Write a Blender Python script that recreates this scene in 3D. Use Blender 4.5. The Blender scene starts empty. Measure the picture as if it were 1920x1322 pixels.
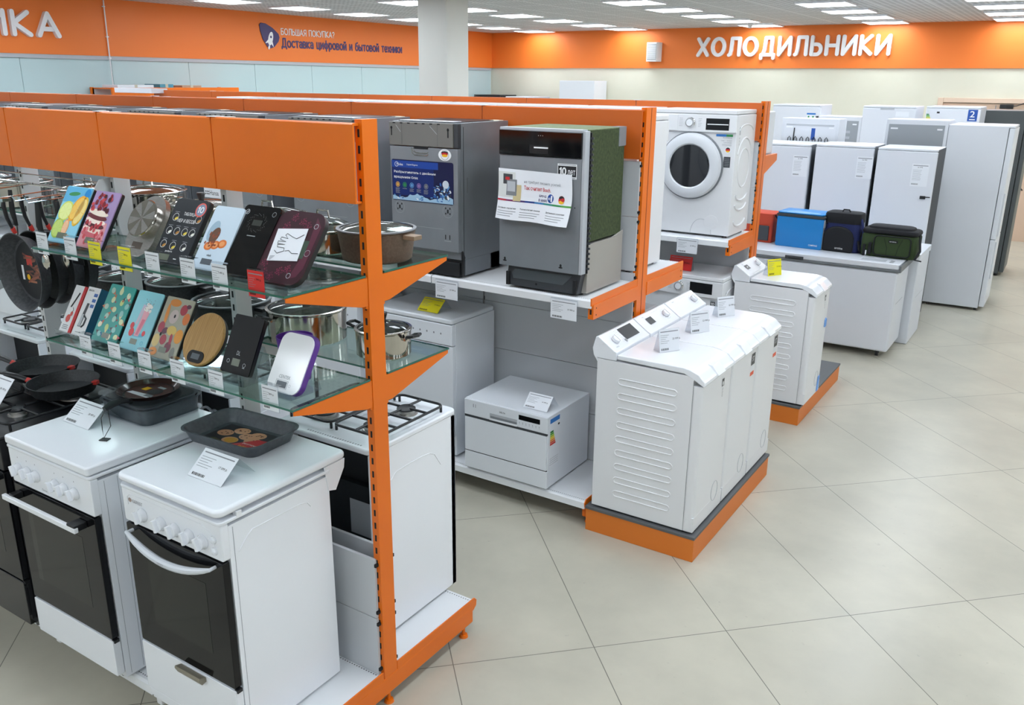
import bpy, bmesh, math, random
from mathutils import Matrix, Vector
random.seed(7)
R = math.radians
PI = math.pi
scene = bpy.context.scene
COL = scene.collection

# ---------------------------------------------------------------- camera
f_px, yaw, pitch, roll = 1607.85, R(32.87), R(-17.554), R(.567)
fw = Vector((-math.sin(yaw) * math.cos(pitch), math.cos(yaw) * math.cos(pitch), math.sin(pitch)))
r0 = Vector((math.cos(yaw), math.sin(yaw), 0))
u0 = r0.cross(fw)
rt = r0 * math.cos(roll) + u0 * math.sin(roll)
up = -r0 * math.sin(roll) + u0 * math.cos(roll)
cam_data = bpy.data.cameras.new('camera')
cam_data.sensor_fit = 'HORIZONTAL'
cam_data.sensor_width = 36
cam_data.lens = f_px * 36 / 1920
cam_data.clip_end = 200
cam = bpy.data.objects.new('camera', cam_data)
COL.objects.link(cam)
mw = Matrix((rt, up, -fw)).transposed().to_4x4()
mw.translation = Vector((1.857, -1.012, 2.278))
cam.matrix_world = mw
scene.camera = cam

# ---------------------------------------------------------------- world, exposure
world = bpy.data.worlds.new('world')
scene.world = world
world.use_nodes = True
world.node_tree.nodes['Background'].inputs[0].default_value = (.75, .82, .9, 1)
world.node_tree.nodes['Background'].inputs[1].default_value = .3
scene.view_settings.view_transform = 'Standard'
scene.view_settings.look = 'None'
scene.view_settings.gamma = 1
scene.view_settings.use_curve_mapping = False
scene.view_settings.exposure = -0.48
LAMP = 17.0            # ceiling lamp brightness
scene.cycles.max_bounces = 8
scene.cycles.diffuse_bounces = 4
scene.cycles.glossy_bounces = 4
scene.cycles.transparent_max_bounces = 16
scene.cycles.sample_clamp_indirect = 6

# ---------------------------------------------------------------- materials
MATS = {}
def lin(h):
    h = h.lstrip('#')
    c = [int(h[i:i + 2], 16) / 255 for i in (0, 2, 4)]
    return tuple(x / 12.92 if x <= .04045 else ((x + .055) / 1.055) ** 2.4 for x in c) + (1,)
def mat(name, col, rough=.5, metal=0., coat=0., emit=0., spec=None):
    if name in MATS: return MATS[name]
    m = bpy.data.materials.new(name); m.use_nodes = True
    b = m.node_tree.nodes['Principled BSDF']
    b.inputs['Base Color'].default_value = lin(col)
    b.inputs['Roughness'].default_value = rough
    b.inputs['Metallic'].default_value = metal
    b.inputs['Coat Weight'].default_value = coat
    b.inputs['Coat Roughness'].default_value = .08
    if spec is not None: b.inputs['Specular IOR Level'].default_value = spec
    if emit:
        b.inputs['Emission Color'].default_value = lin(col)
        b.inputs['Emission Strength'].default_value = emit
    MATS[name] = m
    return m
class NT:
    def __init__(s, m): s.t = m.node_tree; s.n = s.t.nodes; s.b = s.n['Principled BSDF']
    def new(s, typ, **kw):
        n = s.n.new(typ)
        for k, v in kw.items():
            if k.startswith('i_'): n.inputs[int(k[2:]) if k[2:].isdigit() else k[2:].replace('_', ' ')].default_value = v
            else: setattr(n, k, v)
        return n
    def link(s, a, b): s.t.links.new(a, b)
    def math(s, op, a, b=None):
        n = s.n.new('ShaderNodeMath'); n.operation = op
        for i, x in enumerate((a, b)):
            if x is None: continue
            if isinstance(x, (int, float)): n.inputs[i].default_value = x
            else: s.link(x, n.inputs[i])
        return n.outputs[0]
    def mix(s, fac, a, b):
        n = s.n.new('ShaderNodeMix'); n.data_type = 'RGBA'
        for i, x in ((0, fac), (6, a), (7, b)):
            if isinstance(x, (int, float)): n.inputs[i].default_value = x
            elif isinstance(x, tuple): n.inputs[i].default_value = x
            else: s.link(x, n.inputs[i])
        return n.outputs[2]
def noisy(name, c1, c2, scale, rough=.5, metal=0, detail=4, lo=.35, hi=.65, bump=0, coat=0, stretch=None):
    if name in MATS: return MATS[name]
    m = mat(name, c1, rough, metal, coat); t = NT(m)
    tc = t.new('ShaderNodeTexCoord'); nz = t.new('ShaderNodeTexNoise')
    nz.inputs['Scale'].default_value = scale; nz.inputs['Detail'].default_value = detail
    src = tc.outputs['Object']
    if stretch:
        mp = t.new('ShaderNodeMapping'); mp.inputs['Scale'].default_value = stretch
        t.link(src, mp.inputs[0]); src = mp.outputs[0]
    t.link(src, nz.inputs['Vector'])
    mr = t.new('ShaderNodeMapRange'); mr.inputs[1].default_value = lo; mr.inputs[2].default_value = hi
    t.link(nz.outputs[0], mr.inputs[0])
    t.link(t.mix(mr.outputs[0], lin(c1), lin(c2)), t.b.inputs['Base Color'])
    if bump:
        bp = t.new('ShaderNodeBump'); bp.inputs['Strength'].default_value = bump; bp.inputs['Distance'].default_value = .002
        t.link(nz.outputs[0], bp.inputs['Height']); t.link(bp.outputs[0], t.b.inputs['Normal'])
    return m
ENAMEL = mat('white_enamel', '#F0F3F9', .22, coat=.3)
ENAMEL2 = mat('white_appliance', '#E6EAF0', .35)
ENAMEL3 = mat('warm_white_appliance', '#E8E9EC', .32)
WPLAST = mat('white_plastic', '#F0F2F6', .3)
SEAM = mat('dark_seam', '#3A3D42', .6)
SEAML = mat('grey_seam', '#8D9299', .6)
ORANGE = noisy('orange_powder_coat', '#EE7404', '#E86F03', 3, .36)
ORANGE_B = mat('orange_board', '#DE7A26', .5)
ORANGE_W = mat('orange_wall_band', '#F07C2C', .5)
SHELFW = mat('white_shelf_metal', '#E8EAED', .35)
PANELG = mat('light_grey_panel_metal', '#C9CCD0', .4)
POSTW = mat('pale_grey_post_metal', '#C8CACB', .4)
HOLE = mat('hole_black', '#15161A', .8)
BLACKG = mat('black_gloss', '#0B0C0F', .08)
BLACK = mat('black_matte', '#17181B', .45)
BLACKP = mat('black_plastic', '#1C1D20', .35)
DKGREY = mat('dark_grey_plastic', '#3D4045', .45)
GREY = mat('grey_plastic', '#7D8186', .45)
LGREY = mat('light_grey_plastic', '#B5B9BF', .45)
STEEL = mat('stainless_steel', '#C9C5BE', .12, 1)
STEELB = noisy('brushed_steel', '#A9A7A4', '#BDBBB8', 40, .32, 1, stretch=(1, 1, 12))
ZINC = noisy('galvanised_grey', '#878C92', '#8F949A', 5, .42, .35)
ZINCD = mat('taupe_grey_plastic', '#75736F', .5)
CHROME = mat('chrome', '#D8D8D8', .08, 1)
CASTIRON = mat('cast_iron_black', '#14161A', .4)
PAPER = mat('white_paper', '#E9ECF2', .4)
INK = mat('print_black', '#1A1B20', .6)
INKG = mat('print_grey', '#8A8D94', .6)
YELLOWP = mat('yellow_paper', '#EDE21A', .4)
REDP = mat('red_paper', '#DC2A26', .4)
REDM = mat('red_plastic', '#C8362E', .4)
NAVY = mat('navy_blue', '#233064', .4)
LCD = mat('lcd_green_grey', '#6E7466', .25)
RUBBER = mat('grey_board_edge', '#5C5E60', .6)
WHITE = mat('print_white', '#F2F4F6', .4)
def glassmat(name, tint, ior=1.45, rough=0.02):
    m = bpy.data.materials.new(name); m.use_nodes = True
    t = m.node_tree; t.nodes.clear()
    o = t.nodes.new('ShaderNodeOutputMaterial'); mx = t.nodes.new('ShaderNodeMixShader')
    tr = t.nodes.new('ShaderNodeBsdfTransparent'); gl = t.nodes.new('ShaderNodeBsdfGlossy'); fr = t.nodes.new('ShaderNodeFresnel')
    tr.inputs[0].default_value = lin(tint); gl.inputs['Roughness'].default_value = rough
    ge = t.nodes.new('ShaderNodeNewGeometry'); mr = t.nodes.new('ShaderNodeMapRange'); mr.inputs[3].default_value = ior; mr.inputs[4].default_value = 1 / ior
    t.links.new(ge.outputs['Backfacing'], mr.inputs[0]); t.links.new(mr.outputs[0], fr.inputs[0])
    t.links.new(fr.outputs[0], mx.inputs[0]); t.links.new(tr.outputs[0], mx.inputs[1]); t.links.new(gl.outputs[0], mx.inputs[2])
    t.links.new(mx.outputs[0], o.inputs[0])
    MATS[name] = m
    return m
GLASS = glassmat('clear_glass', '#F0F7F5')
SHELFGLASS = glassmat('shelf_glass', '#E2EFEA', 1.6)
GLASSEDGE = mat('green_glass_edge', '#2F6A5C', .1)
ACRYL = glassmat('acrylic', '#F4F6F8', 1.5)
FILM = glassmat('plastic_film', '#EEF2F4', 1.5, .15)

# ---------------------------------------------------------------- mesh builder
TXT = {}
def text_geo(s, res=2, bold=0., ext=0., bev=0.):
    k = (s, res, bold, ext, bev)
    if k in TXT: return TXT[k]
    cu = bpy.data.curves.new('t', 'FONT'); cu.body = s; cu.size = 1; cu.resolution_u = res
    cu.offset = bold; cu.extrude = ext; cu.bevel_depth = bev; cu.bevel_resolution = 2
    o = bpy.data.objects.new('t', cu); COL.objects.link(o)
    dg = bpy.context.evaluated_depsgraph_get()
    me = bpy.data.meshes.new_from_object(o.evaluated_get(dg))
    vs = [v.co.copy() for v in me.vertices]; fs = [tuple(p.vertices) for p in me.polygons]
    bpy.data.objects.remove(o); bpy.data.curves.remove(cu); bpy.data.meshes.remove(me)
    if vs:
        x0 = min(v.x for v in vs); x1 = max(v.x for v in vs); y0 = min(v.y for v in vs); y1 = max(v.y for v in vs)
    else: x0, x1, y0, y1 = 0, 1, 0, 1
    TXT[k] = (vs, fs, x0, x1, y0, y1)
    return TXT[k]
class MB:
    def __init__(s, M=None):
        s.v = []; s.f = []; s.m = []; s.mats = []; s.M = M or Matrix()
    def mi(s, m):
        if m not in s.mats: s.mats.append(m)
        return s.mats.index(m)
    def add(s, vs, fs, m):
        b = len(s.v); i = s.mi(m)
        s.v += [s.M @ Vector(v) for v in vs]
        for f in fs: s.f.append(tuple(b + k for k in f)); s.m.append(i)
        return s
    def box(s, x0, x1, y0, y1, z0, z1, m):
        vs = [(x, y, z) for x in (x0, x1) for y in (y0, y1) for z in (z0, z1)]
        return s.add(vs, [(0, 1, 3, 2), (4, 6, 7, 5), (0, 4, 5, 1), (2, 3, 7, 6), (0, 2, 6, 4), (1, 5, 7, 3)], m)
    def prism(s, pts, a0, a1, m, axis='x'):
        n = len(pts)
        def P(a, p): return {'x': (a, p[0], p[1]), 'y': (p[0], a, p[1]), 'z': (p[0], p[1], a)}[axis]
        vs = [P(a0, p) for p in pts] + [P(a1, p) for p in pts]
        fs = [tuple(range(n)), tuple(range(2 * n - 1, n - 1, -1))]
        fs += [(i, (i + 1) % n, n + (i + 1) % n, n + i) for i in range(n)]
        return s.add(vs, fs, m)
    def rr(s, a0, a1, b0, b1, r, n=5):
        pts = []
        for cx, cy, t in ((a1 - r, b1 - r, 0), (a0 + r, b1 - r, 90), (a0 + r, b0 + r, 180), (a1 - r, b0 + r, 270)):
            for k in range(n + 1):
                a = R(t + 90 * k / n); pts.append((cx + r * math.cos(a), cy + r * math.sin(a)))
        return pts
    def rbox(s, a0, a1, b0, b1, c0, c1, r, m, axis='z', n=5):
        return s.prism(s.rr(a0, a1, b0, b1, r, n), c0, c1, m, axis)
    def lathe(s, prof, m, c=(0, 0, 0), n=36, axis='z', sx=1., sy=1.):
        vs = []; fs = []; k = len(prof)
        for i in range(n):
            a = 2 * PI * i / n
            for r, z in prof:
                x, y = r * math.cos(a) * sx, r * math.sin(a) * sy
                p = {'z': (x, y, z), 'y': (x, z, y), 'x': (z, x, y)}[axis]
                vs.append((p[0] + c[0], p[1] + c[1], p[2] + c[2]))
        for i in range(n):
            for j in range(k - 1):
                a, b = i * k + j, ((i + 1) % n) * k + j
                fs.append((a, b, b + 1, a + 1))
        closed = abs(prof[0][0] - prof[-1][0]) < 1e-6 and abs(prof[0][1] - prof[-1][1]) < 1e-6
        if closed or k == 2 and prof[0][1] == prof[1][1]: return s.add(vs, fs, m)
        if prof[0][0] > 1e-5: fs.append(tuple(i * k for i in range(n)))
        if prof[-1][0] > 1e-5: fs.append(tuple(i * k + k - 1 for i in reversed(range(n))))
        return s.add(vs, fs, m)
    def lathe_open(s, prof, m, c=(0, 0, 0), n=36, axis='z'):
        return s.lathe(prof + prof[:1], m, c, n, axis) if False else s.lathe(prof, m, c, n, axis)
    def cyl(s, p0, p1, r, m, n=14, r2=None):
        p0 = Vector(p0); p1 = Vector(p1); d = (p1 - p0).normalized()
        a = d.orthogonal().normalized(); b = d.cross(a); r2 = r if r2 is None else r2
        vs = []
        for p, q in ((p0, r), (p1, r2)):
            for i in range(n):
                t = 2 * PI * i / n; vs.append(p + a * math.cos(t) * q + b * math.sin(t) * q)
        fs = [tuple(range(n)), tuple(range(2 * n - 1, n - 1, -1))] + [(i, (i + 1) % n, n + (i + 1) % n, n + i) for i in range(n)]
        return s.add(vs, fs, m)
    def tube(s, pts, r, m, n=8, closed=False, flat=1.):
        P = [Vector(p) for p in pts]; k = len(P); vs = []; fs = []; pa = None
        for i, p in enumerate(P):
            q0 = P[(i - 1) % k] if closed or i > 0 else p; q1 = P[(i + 1) % k] if closed or i < k - 1 else p
            d = (q1 - q0).normalized()
            if pa is None: a = d.orthogonal().normalized()
            else:
                a = pa - d * pa.dot(d); a = a.normalized() if a.length > 1e-6 else d.orthogonal().normalized()
            pa = a; b = d.cross(a)
            rr = r[i] if isinstance(r, (list, tuple)) else r
            for j in range(n):
                t = 2 * PI * j / n; vs.append(p + a * math.cos(t) * rr + b * math.sin(t) * rr * flat)
        for i in range(k if closed else k - 1):
            for j in range(n):
                a0, a1 = i * n + j, i * n + (j + 1) % n
                b0, b1 = ((i + 1) % k) * n + j, ((i + 1) % k) * n + (j + 1) % n
                fs.append((a0, a1, b1, b0))
        if not closed: fs += [tuple(range(n - 1, -1, -1)), tuple((k - 1) * n + j for j in range(n))]
        return s.add(vs, fs, m)
    # flat print on the front plane (x right, z up, facing -Y)
    def poly(s, pts, m, y=-.0006):
        return s.add([(p[0], y, p[1]) for p in pts], [tuple(range(len(pts)))], m)
    def rect(s, x0, x1, z0, z1, m, y=-.0006):
        return s.poly([(x0, z0), (x1, z0), (x1, z1), (x0, z1)], m, y)
    def ell(s, cx, cz, rx, rz, m, y=-.0006, rot=0, n=18, a0=0, a1=360):
        c, q = math.cos(R(rot)), math.sin(R(rot)); pts = []
        full = a1 - a0 >= 360
        for i in range(n if full else n + 1):
            t = R(a0 + (a1 - a0) * i / n); x, z = rx * math.cos(t), rz * math.sin(t)
            pts.append((cx + x * c - z * q, cz + x * q + z * c))
        return s.poly(pts, m, y)
    def ring(s, cx, cz, r, t, m, y=-.0006, n=20):
        vs = []; fs = []
        for i in range(n):
            a = 2 * PI * i / n
            vs += [(cx + r * math.cos(a), y, cz + r * math.sin(a)), (cx + (r - t) * math.cos(a), y, cz + (r - t) * math.sin(a))]
        for i in range(n): j = (i + 1) % n; fs.append((2 * i, 2 * j, 2 * j + 1, 2 * i + 1))
        return s.add(vs, fs, m)
    def text(s, t, x, z, h, m, y=-.0008, w=None, align='l', bold=0., res=2, ext=0., bev=0.):
        vs, fs, x0, x1, y0, y1 = text_geo(t, res, min(bold, .008), ext, bev)
        k = h / max(1e-6, (y1 - y0)); kx = k if w is None else w / max(1e-6, x1 - x0)
        ox = x - {'l': 0, 'c': (x1 - x0) * kx / 2, 'r': (x1 - x0) * kx}[align]
        return s.add([(ox + (v.x - x0) * kx, y - v.z * k, z + (v.y - y0) * k) for v in vs], fs, m)
    def build(s, name, parent=None, bevel=0., seg=2, smooth=True, sharp=35):
        me = bpy.data.meshes.new(name)
        me.from_pydata([tuple(v) for v in s.v], [], s.f)
        for m in s.mats: me.materials.append(m)
        me.polygons.foreach_set('material_index', s.m)
        bm = bmesh.new(); bm.from_mesh(me); bmesh.ops.recalc_face_normals(bm, faces=bm.faces); bm.to_mesh(me); bm.free()
        if smooth:
            me.polygons.foreach_set('use_smooth', [True] * len(me.polygons)); me.set_sharp_from_angle(angle=R(sharp))
        o = bpy.data.objects.new(name, me); COL.objects.link(o)
        if parent: o.parent = parent
        if bevel:
            b = o.modifiers.new('bevel', 'BEVEL'); b.width = bevel; b.segments = seg; b.limit_method = 'ANGLE'; b.angle_limit = R(40)
            b.harden_normals = smooth
        return o
def T(x=0, y=0, z=0): return Matrix.Translation((x, y, z))
def RZ(a): return Matrix.Rotation(R(a), 4, 'Z')
def RX(a): return Matrix.Rotation(R(a), 4, 'X')
def RY(a): return Matrix.Rotation(R(a), 4, 'Y')
RIGHT = RZ(90)      # front-plane print turned to face +X
TOP = RX(-90)       # front-plane print laid flat, facing +Z (text reads from -Y)
def tag(o, label, cat, group=None, kind=None):
    if label: o['label'] = label
    if cat: o['category'] = cat
    if group: o['group'] = group
    if kind: o['kind'] = kind
    return o
def thing(name, label, cat, loc=(0, 0, 0), rz=0, group=None, rx=0):
    o = bpy.data.objects.new(name, None); COL.objects.link(o)
    o.empty_display_size = .1
    o.location = loc; o.rotation_euler = (R(rx), 0, R(rz))
    return tag(o, label, cat, group)
def struct(name, mb, **k):
    o = mb.build(name, **k); o['kind'] = 'structure'; return o
def copy_tree(o, parent=None):
    c = o.copy(); COL.objects.link(c)
    if parent: c.parent = parent
    for ch in [x for x in KIDS(o)]: copy_tree(ch, c)
    return c
def KIDS(o): return [x for x in list(COL.objects) if x.parent == o]
def dup(o, loc, label, rz=None, group=None):
    kids = {}
    for x in list(COL.objects):
        if x.parent: kids.setdefault(x.parent.name, []).append(x)
    def rec(s, par):
        c = s.copy(); COL.objects.link(c)
        if par: c.parent = par
        for ch in kids.get(s.name, []): rec(ch, c)
        return c
    c = rec(o, None); c.location = loc; c['label'] = label
    if rz is not None: c.rotation_euler.z = R(rz)
    if group: c['group'] = group
    return c

# ---------------------------------------------------------------- rounded stroke lettering (sign letters made of round bars)
def _arc(cx, cy, rx, ry, a0, a1, n=10): return [(cx + rx * math.cos(R(a0 + (a1 - a0) * k / n)), cy + ry * math.sin(R(a0 + (a1 - a0) * k / n))) for k in range(n + 1)]
_O = lambda w, h=1: [_arc(w / 2, h / 2, w / 2, h / 2, 0, 360, 24)]
def glyphs():
    G = {}
    def caps(s):   # s = height
        return {
            'Х': (.66, [[(0, 0), (.66, s)], [(0, s), (.66, 0)]]), 'О': (.8, _O(.8, s)),
            'Л': (.68, [[(0, 0), (.08, .04), (.14, .3), (.18, s), (.68, s), (.68, 0)]]),
            'Д': (.8, [[(0, -.2), (0, 0), (.8, 0), (.8, -.2)], [(.1, 0), (.2, .3), (.26, s), (.66, s), (.66, 0)]]),
            'И': (.68, [[(0, s), (0, 0), (.68, s), (.68, 0)]]), 'Ь': (.56, [[(0, s), (0, 0)], [(0, .58 * s), (.3, .58 * s)] + _arc(.3, .29 * s, .26, .29 * s, 90, -90) + [(0, 0)]]),
            'Н': (.66, [[(0, 0), (0, s)], [(.66, 0), (.66, s)], [(0, s / 2), (.66, s / 2)]]), 'К': (.6, [[(0, 0), (0, s)], [(.56, s), (.02, .5 * s), (.6, 0)]]),
            'А': (.76, [[(0, 0), (.38, s), (.76, 0)], [(.14, .3 * s), (.62, .3 * s)]]), 'Б': (.56, [[(.52, s), (0, s), (0, 0), (.3, 0)] + _arc(.3, .29 * s, .26, .29 * s, -90, 90) + [(0, .58 * s)]]),
            'Ш': (.86, [[(0, s), (0, 0), (.86, 0), (.86, s)], [(.43, 0), (.43, s)]]), 'Я': (.58, [[(0, 0), (.26, .44 * s), (.58, .44 * s)], [(.58, 0), (.58, s), (.28, s)] + _arc(.28, .72 * s, .26, .28 * s, 90, 270)]),
            'П': (.64, [[(0, 0), (0, s), (.64, s), (.64, 0)]]), 'У': (.62, [[(0, s), (.32, .34 * s)], [(.62, s), (.3, .1), (.12, 0), (.02, .02)]]), '?': (.46, [_arc(.22, .74, .22, .24, 170, -40) + [(.22, .4), (.22, .26)], [(.22, 0), (.222, .01)]]),
        }
    G.update(caps(1))
    x = .72
    G.update({'о': (.56, _O(.56, x)), 'с': (.5, [_arc(.3, x / 2, .28, x / 2, 50, 310, 14)]), 'т': (.46, [[(0, x), (.46, x)], [(.23, x), (.23, 0)]]),
              'а': (.48, [[(.03, .6)] + _arc(.25, .5, .21, .2, 120, 0, 6) + [(.46, 0)], _arc(.24, .2, .22, .2, 60, 360, 12) + [(.44, .38), (.3, .4)]]),
              'в': (.46, [[(0, 0), (0, x), (.24, x)] + _arc(.24, .55, .17, .17, 90, -90) + [(0, .38)], [(.24, .38)] + _arc(.26, .19, .2, .19, 90, -90) + [(0, 0)]]),
              'к': (.44, [[(0, 0), (0, x)], [(.42, x), (.02, .36), (.44, 0)]]), 'ц': (.52, [[(0, x), (0, 0), (.5, 0), (.5, -.16)], [(.42, x), (.42, 0)]]),
              'и': (.48, [[(0, x), (0, 0), (.48, x), (.48, 0)]]), 'й': (.48, [[(0, x), (0, 0), (.48, x), (.48, 0)], _arc(.24, 1.0, .14, .1, 180, 360, 6)]),
              'ф': (.72, [[(.36, -.25), (.36, 1)], _arc(.36, .36, .34, .33, 0, 360, 20)]), 'р': (.5, [[(0, -.25), (0, x)], _arc(.25, .36, .25, .36, 0, 360, 18)]),
              'б': (.54, [_arc(.27, .31, .26, .31, 0, 360, 18), [(.02, .36), (.08, .8), (.25, .94), (.48, 1)]]), 'ы': (.7, [[(0, x), (0, 0), (.22, 0)] + _arc(.22, .22, .2, .22, -90, 90) + [(0, .44)], [(.66, 0), (.66, x)]]),
              'е': (.52, [[(.02, .36), (.52, .36)] + _arc(.26, .36, .26, .36, 0, 315, 16)]), 'х': (.46, [[(0, 0), (.46, x)], [(0, x), (.46, 0)]]), 'н': (.46, [[(0, 0), (0, x)], [(.46, 0), (.46, x)], [(0, .36), (.46, .36)]]),
              'л': (.5, [[(0, 0), (.08, .1), (.12, x), (.5, x), (.5, 0)]]), 'ё': (.5, [[(.02, .36), (.5, .36)] + _arc(.25, .36, .25, .36, 0, 315, 16)]),
              '1': (.3, [[(0, .8), (.22, 1), (.22, 0)]]), '0': (.6, _O(.6)), '2': (.56, [_arc(.28, .72, .26, .27, 170, -30, 10) + [(.0, 0), (.58, 0)]]), ' ': (.3, [])})
    return G
GLY = glyphs()
def stroke_text(m, s, x, z, h, w, M_, r=.1, y=0., depth=None, gap=.24):
    """letters of height h fitted to width w; strokes are round bars of radius r*h, flattened to depth"""
    tot = sum(GLY[c][0] for c in s) + gap * (len(s) - 1); kx = w / tot; rr = r * h; d = depth if depth else rr
    cx = 0; q_ = 0
    for c in s:
        gw, lines = GLY[c]
        for L in lines:
            pts = [(x + (cx + a) * kx, z + b * h) for a, b in L]
            for (x0, z0), (x1, z1) in zip(pts[:-1], pts[1:]):
                dx, dz = x1 - x0, z1 - z0; q = math.hypot(dx, dz)
                if q < 1e-6: continue
                nx, nz = -dz / q * rr, dx / q * rr; t0 = math.atan2(nz, nx); out = []
                for k in range(6): t_ = t0 + PI * k / 5; out.append((x0 + rr * math.cos(t_), z0 + rr * math.sin(t_)))
                for k in range(6): t_ = t0 + PI + PI * k / 5; out.append((x1 + rr * math.cos(t_), z1 + rr * math.sin(t_)))
                q_ = (q_ + 1) % 9; e = q_ * min(.0012, d * .02); m.prism(out, y - d - e, y + e * .1 - .0001, M_, 'y')
        cx += gw + gap
    return m

# ================================================================ ROOM
XL, YF, ZC, ZW = -8.57, 14.245, 3.2, 2.53
XR, YN = 7.5, -6.0
# floor: 60 x 120 cm tiles laid on the diagonal
fm = mat('floor_tile', '#BDB9A9', .33)
t = NT(fm)
tc = t.new('ShaderNodeTexCoord'); mp = t.new('ShaderNodeMapping', vector_type='TEXTURE')
mp.inputs['Location'].default_value = (.06, 1.349, 0); mp.inputs['Rotation'].default_value = (0, 0, R(44.73))
mp.inputs['Scale'].default_value = (.6, 1.2, 1)
t.link(tc.outputs['Object'], mp.inputs[0])
sx = t.new('ShaderNodeSeparateXYZ'); t.link(mp.outputs[0], sx.inputs[0])
def edge(o, w):
    fr = t.math('FRACT', o); d = t.math('ABSOLUTE', t.math('SUBTRACT', fr, .5))
    return t.math('GREATER_THAN', d, .5 - w)
g = t.math('MAXIMUM', edge(sx.outputs[0], .0032), edge(sx.outputs[1], .0016))
nz = t.new('ShaderNodeTexNoise'); nz.inputs['Scale'].default_value = 1.6; nz.inputs['Detail'].default_value = 5; nz.inputs['Roughness'].default_value = .6
t.link(tc.outputs['Object'], nz.inputs['Vector'])
nz2 = t.new('ShaderNodeTexNoise'); nz2.inputs['Scale'].default_value = 30; nz2.inputs['Detail'].default_value = 4
t.link(tc.outputs['Object'], nz2.inputs['Vector'])
mr = t.new('ShaderNodeMapRange'); mr.inputs[1].default_value = .36; mr.inputs[2].default_value = .64; t.link(nz.outputs[0], mr.inputs[0])
c = t.mix(mr.outputs[0], lin('#AFAB9D'), lin('#C1BCAC'))
mr2 = t.new('ShaderNodeMapRange'); mr2.inputs[1].default_value = .68; mr2.inputs[2].default_value = .8; t.link(nz2.outputs[0], mr2.inputs[0])
c = t.mix(t.math('MULTIPLY', mr2.outputs[0], .5), c, lin('#8F8B80'))
cb = t.new('ShaderNodeCombineXYZ'); t.link(t.math('FLOOR', sx.outputs[0]), cb.inputs[0]); t.link(t.math('FLOOR', sx.outputs[1]), cb.inputs[1])
wn = t.new('ShaderNodeTexWhiteNoise'); wn.noise_dimensions = '2D'; t.link(cb.outputs[0], wn.inputs[0])
c = t.mix(t.math('MULTIPLY', wn.outputs[0], .22), c, lin('#C2BBAA'))
c = t.mix(g, c, lin('#6D6A60'))
t.link(c, t.b.inputs['Base Color'])
t.link(t.math('ADD', t.math('MULTIPLY', nz.outputs[0], .2), .22), t.b.inputs['Roughness'])
bp = t.new('ShaderNodeBump'); bp.inputs['Strength'].default_value = .25; bp.inputs['Distance'].default_value = .001
t.link(t.math('SUBTRACT', 1, g), bp.inputs['Height']); t.link(bp.outputs[0], t.b.inputs['Normal'])
struct('floor', MB().box(XL - .2, XR + .2, YN - .2, YF + .2, -.1, 0, fm))
# ceiling: grey open-cell tiles
cm = mat('ceiling_grid', '#8E9093', .7)
t = NT(cm)
tc = t.new('ShaderNodeTexCoord'); sx = t.new('ShaderNodeSeparateXYZ'); t.link(tc.outputs['Object'], sx.inputs[0])
def stripe(o, p, w):
    fr = t.math('FRACT', t.math('MULTIPLY', o, 1 / p)); return t.math('LESS_THAN', fr, w)
cell = t.math('MAXIMUM', stripe(sx.outputs[0], .075, .4), stripe(sx.outputs[1], .075, .4))
big = t.math('MAXIMUM', stripe(t.math('ADD', sx.outputs[0], .55), .6, .04), stripe(t.math('ADD', sx.outputs[1], .05), .6, .04))
c = t.mix(cell, lin('#9A9DA1'), lin('#CBCDD0')); c = t.mix(big, c, lin('#D6D8DA'))
t.link(c, t.b.inputs['Base Color'])
struct('ceiling', MB().box(XL - .2, XR + .2, YN - .2, YF + .2, ZC, ZC + .1, cm))
# walls
CREAM = noisy('cream_paint', '#DAD8C6', '#DEDCCB', 2, .6)
AQUA = mat('pale_aqua_wall_panel', '#BFD6D9', .12)
OUTER = mat('outer_wall_paint', '#D6D6CE', .6)
struct('wall_back', MB().box(XL - .2, XR + .2, YF, YF + .15, 0, ZC, CREAM))
w = MB().box(XL - .2, XL - .012, YN, YF, 0, ZC, OUTER)
ys = [YN] + [-1.1 + 1.146 * k for k in range(0, 13)] + [YF - .02]
for a, b in zip(ys[:-1], ys[1:]):
    w.box(XL - .012, XL, a + .003, b - .003, 0, ZW + .01, AQUA)
struct('wall_left', w)
struct('wall_right', MB().box(XR, XR + .15, YN, YF, 0, ZC, OUTER))
struct('wall_front', MB().box(XL - .2, XR + .2, YN - .15, YN, 0, ZC, OUTER))
b = MB().box(XL + .03, XR, YF - .03, YF, ZW, ZC, ORANGE_W)
struct('trim_1', b)
b = MB().box(XL, XL + .03, YN, YF - .03, ZW, ZC, ORANGE_W).box(XL, XL + .022, YN, YF - .03, ZW - .045, ZW, LGREY)
struct('trim_2', b)
# white cable running down the left wall in front of the panels
cb = MB(); cb.tube([(XL + .05, 5.74, ZC), (XL + .045, 5.735, 2.6), (XL + .05, 5.73, 2.0), (XL + .045, 5.735, .02)], .008, WPLAST, 8)
for z in (3.1, 2.75, 2.5, 2.1): cb.box(XL, XL + .055, 5.722, 5.752, z, z + .012, WPLAST)
tag(cb.build('wall_cable'), 'white cable clipped vertically down the orange band and pale panels of the left wall', 'cable')
# column
cl = MB().box(-5.06, -4.63, 7.55, 7.98, 0, ZC, mat('white_column_paint', '#E4E5DF', .55))
struct('wall_column', cl, bevel=.004)
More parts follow.
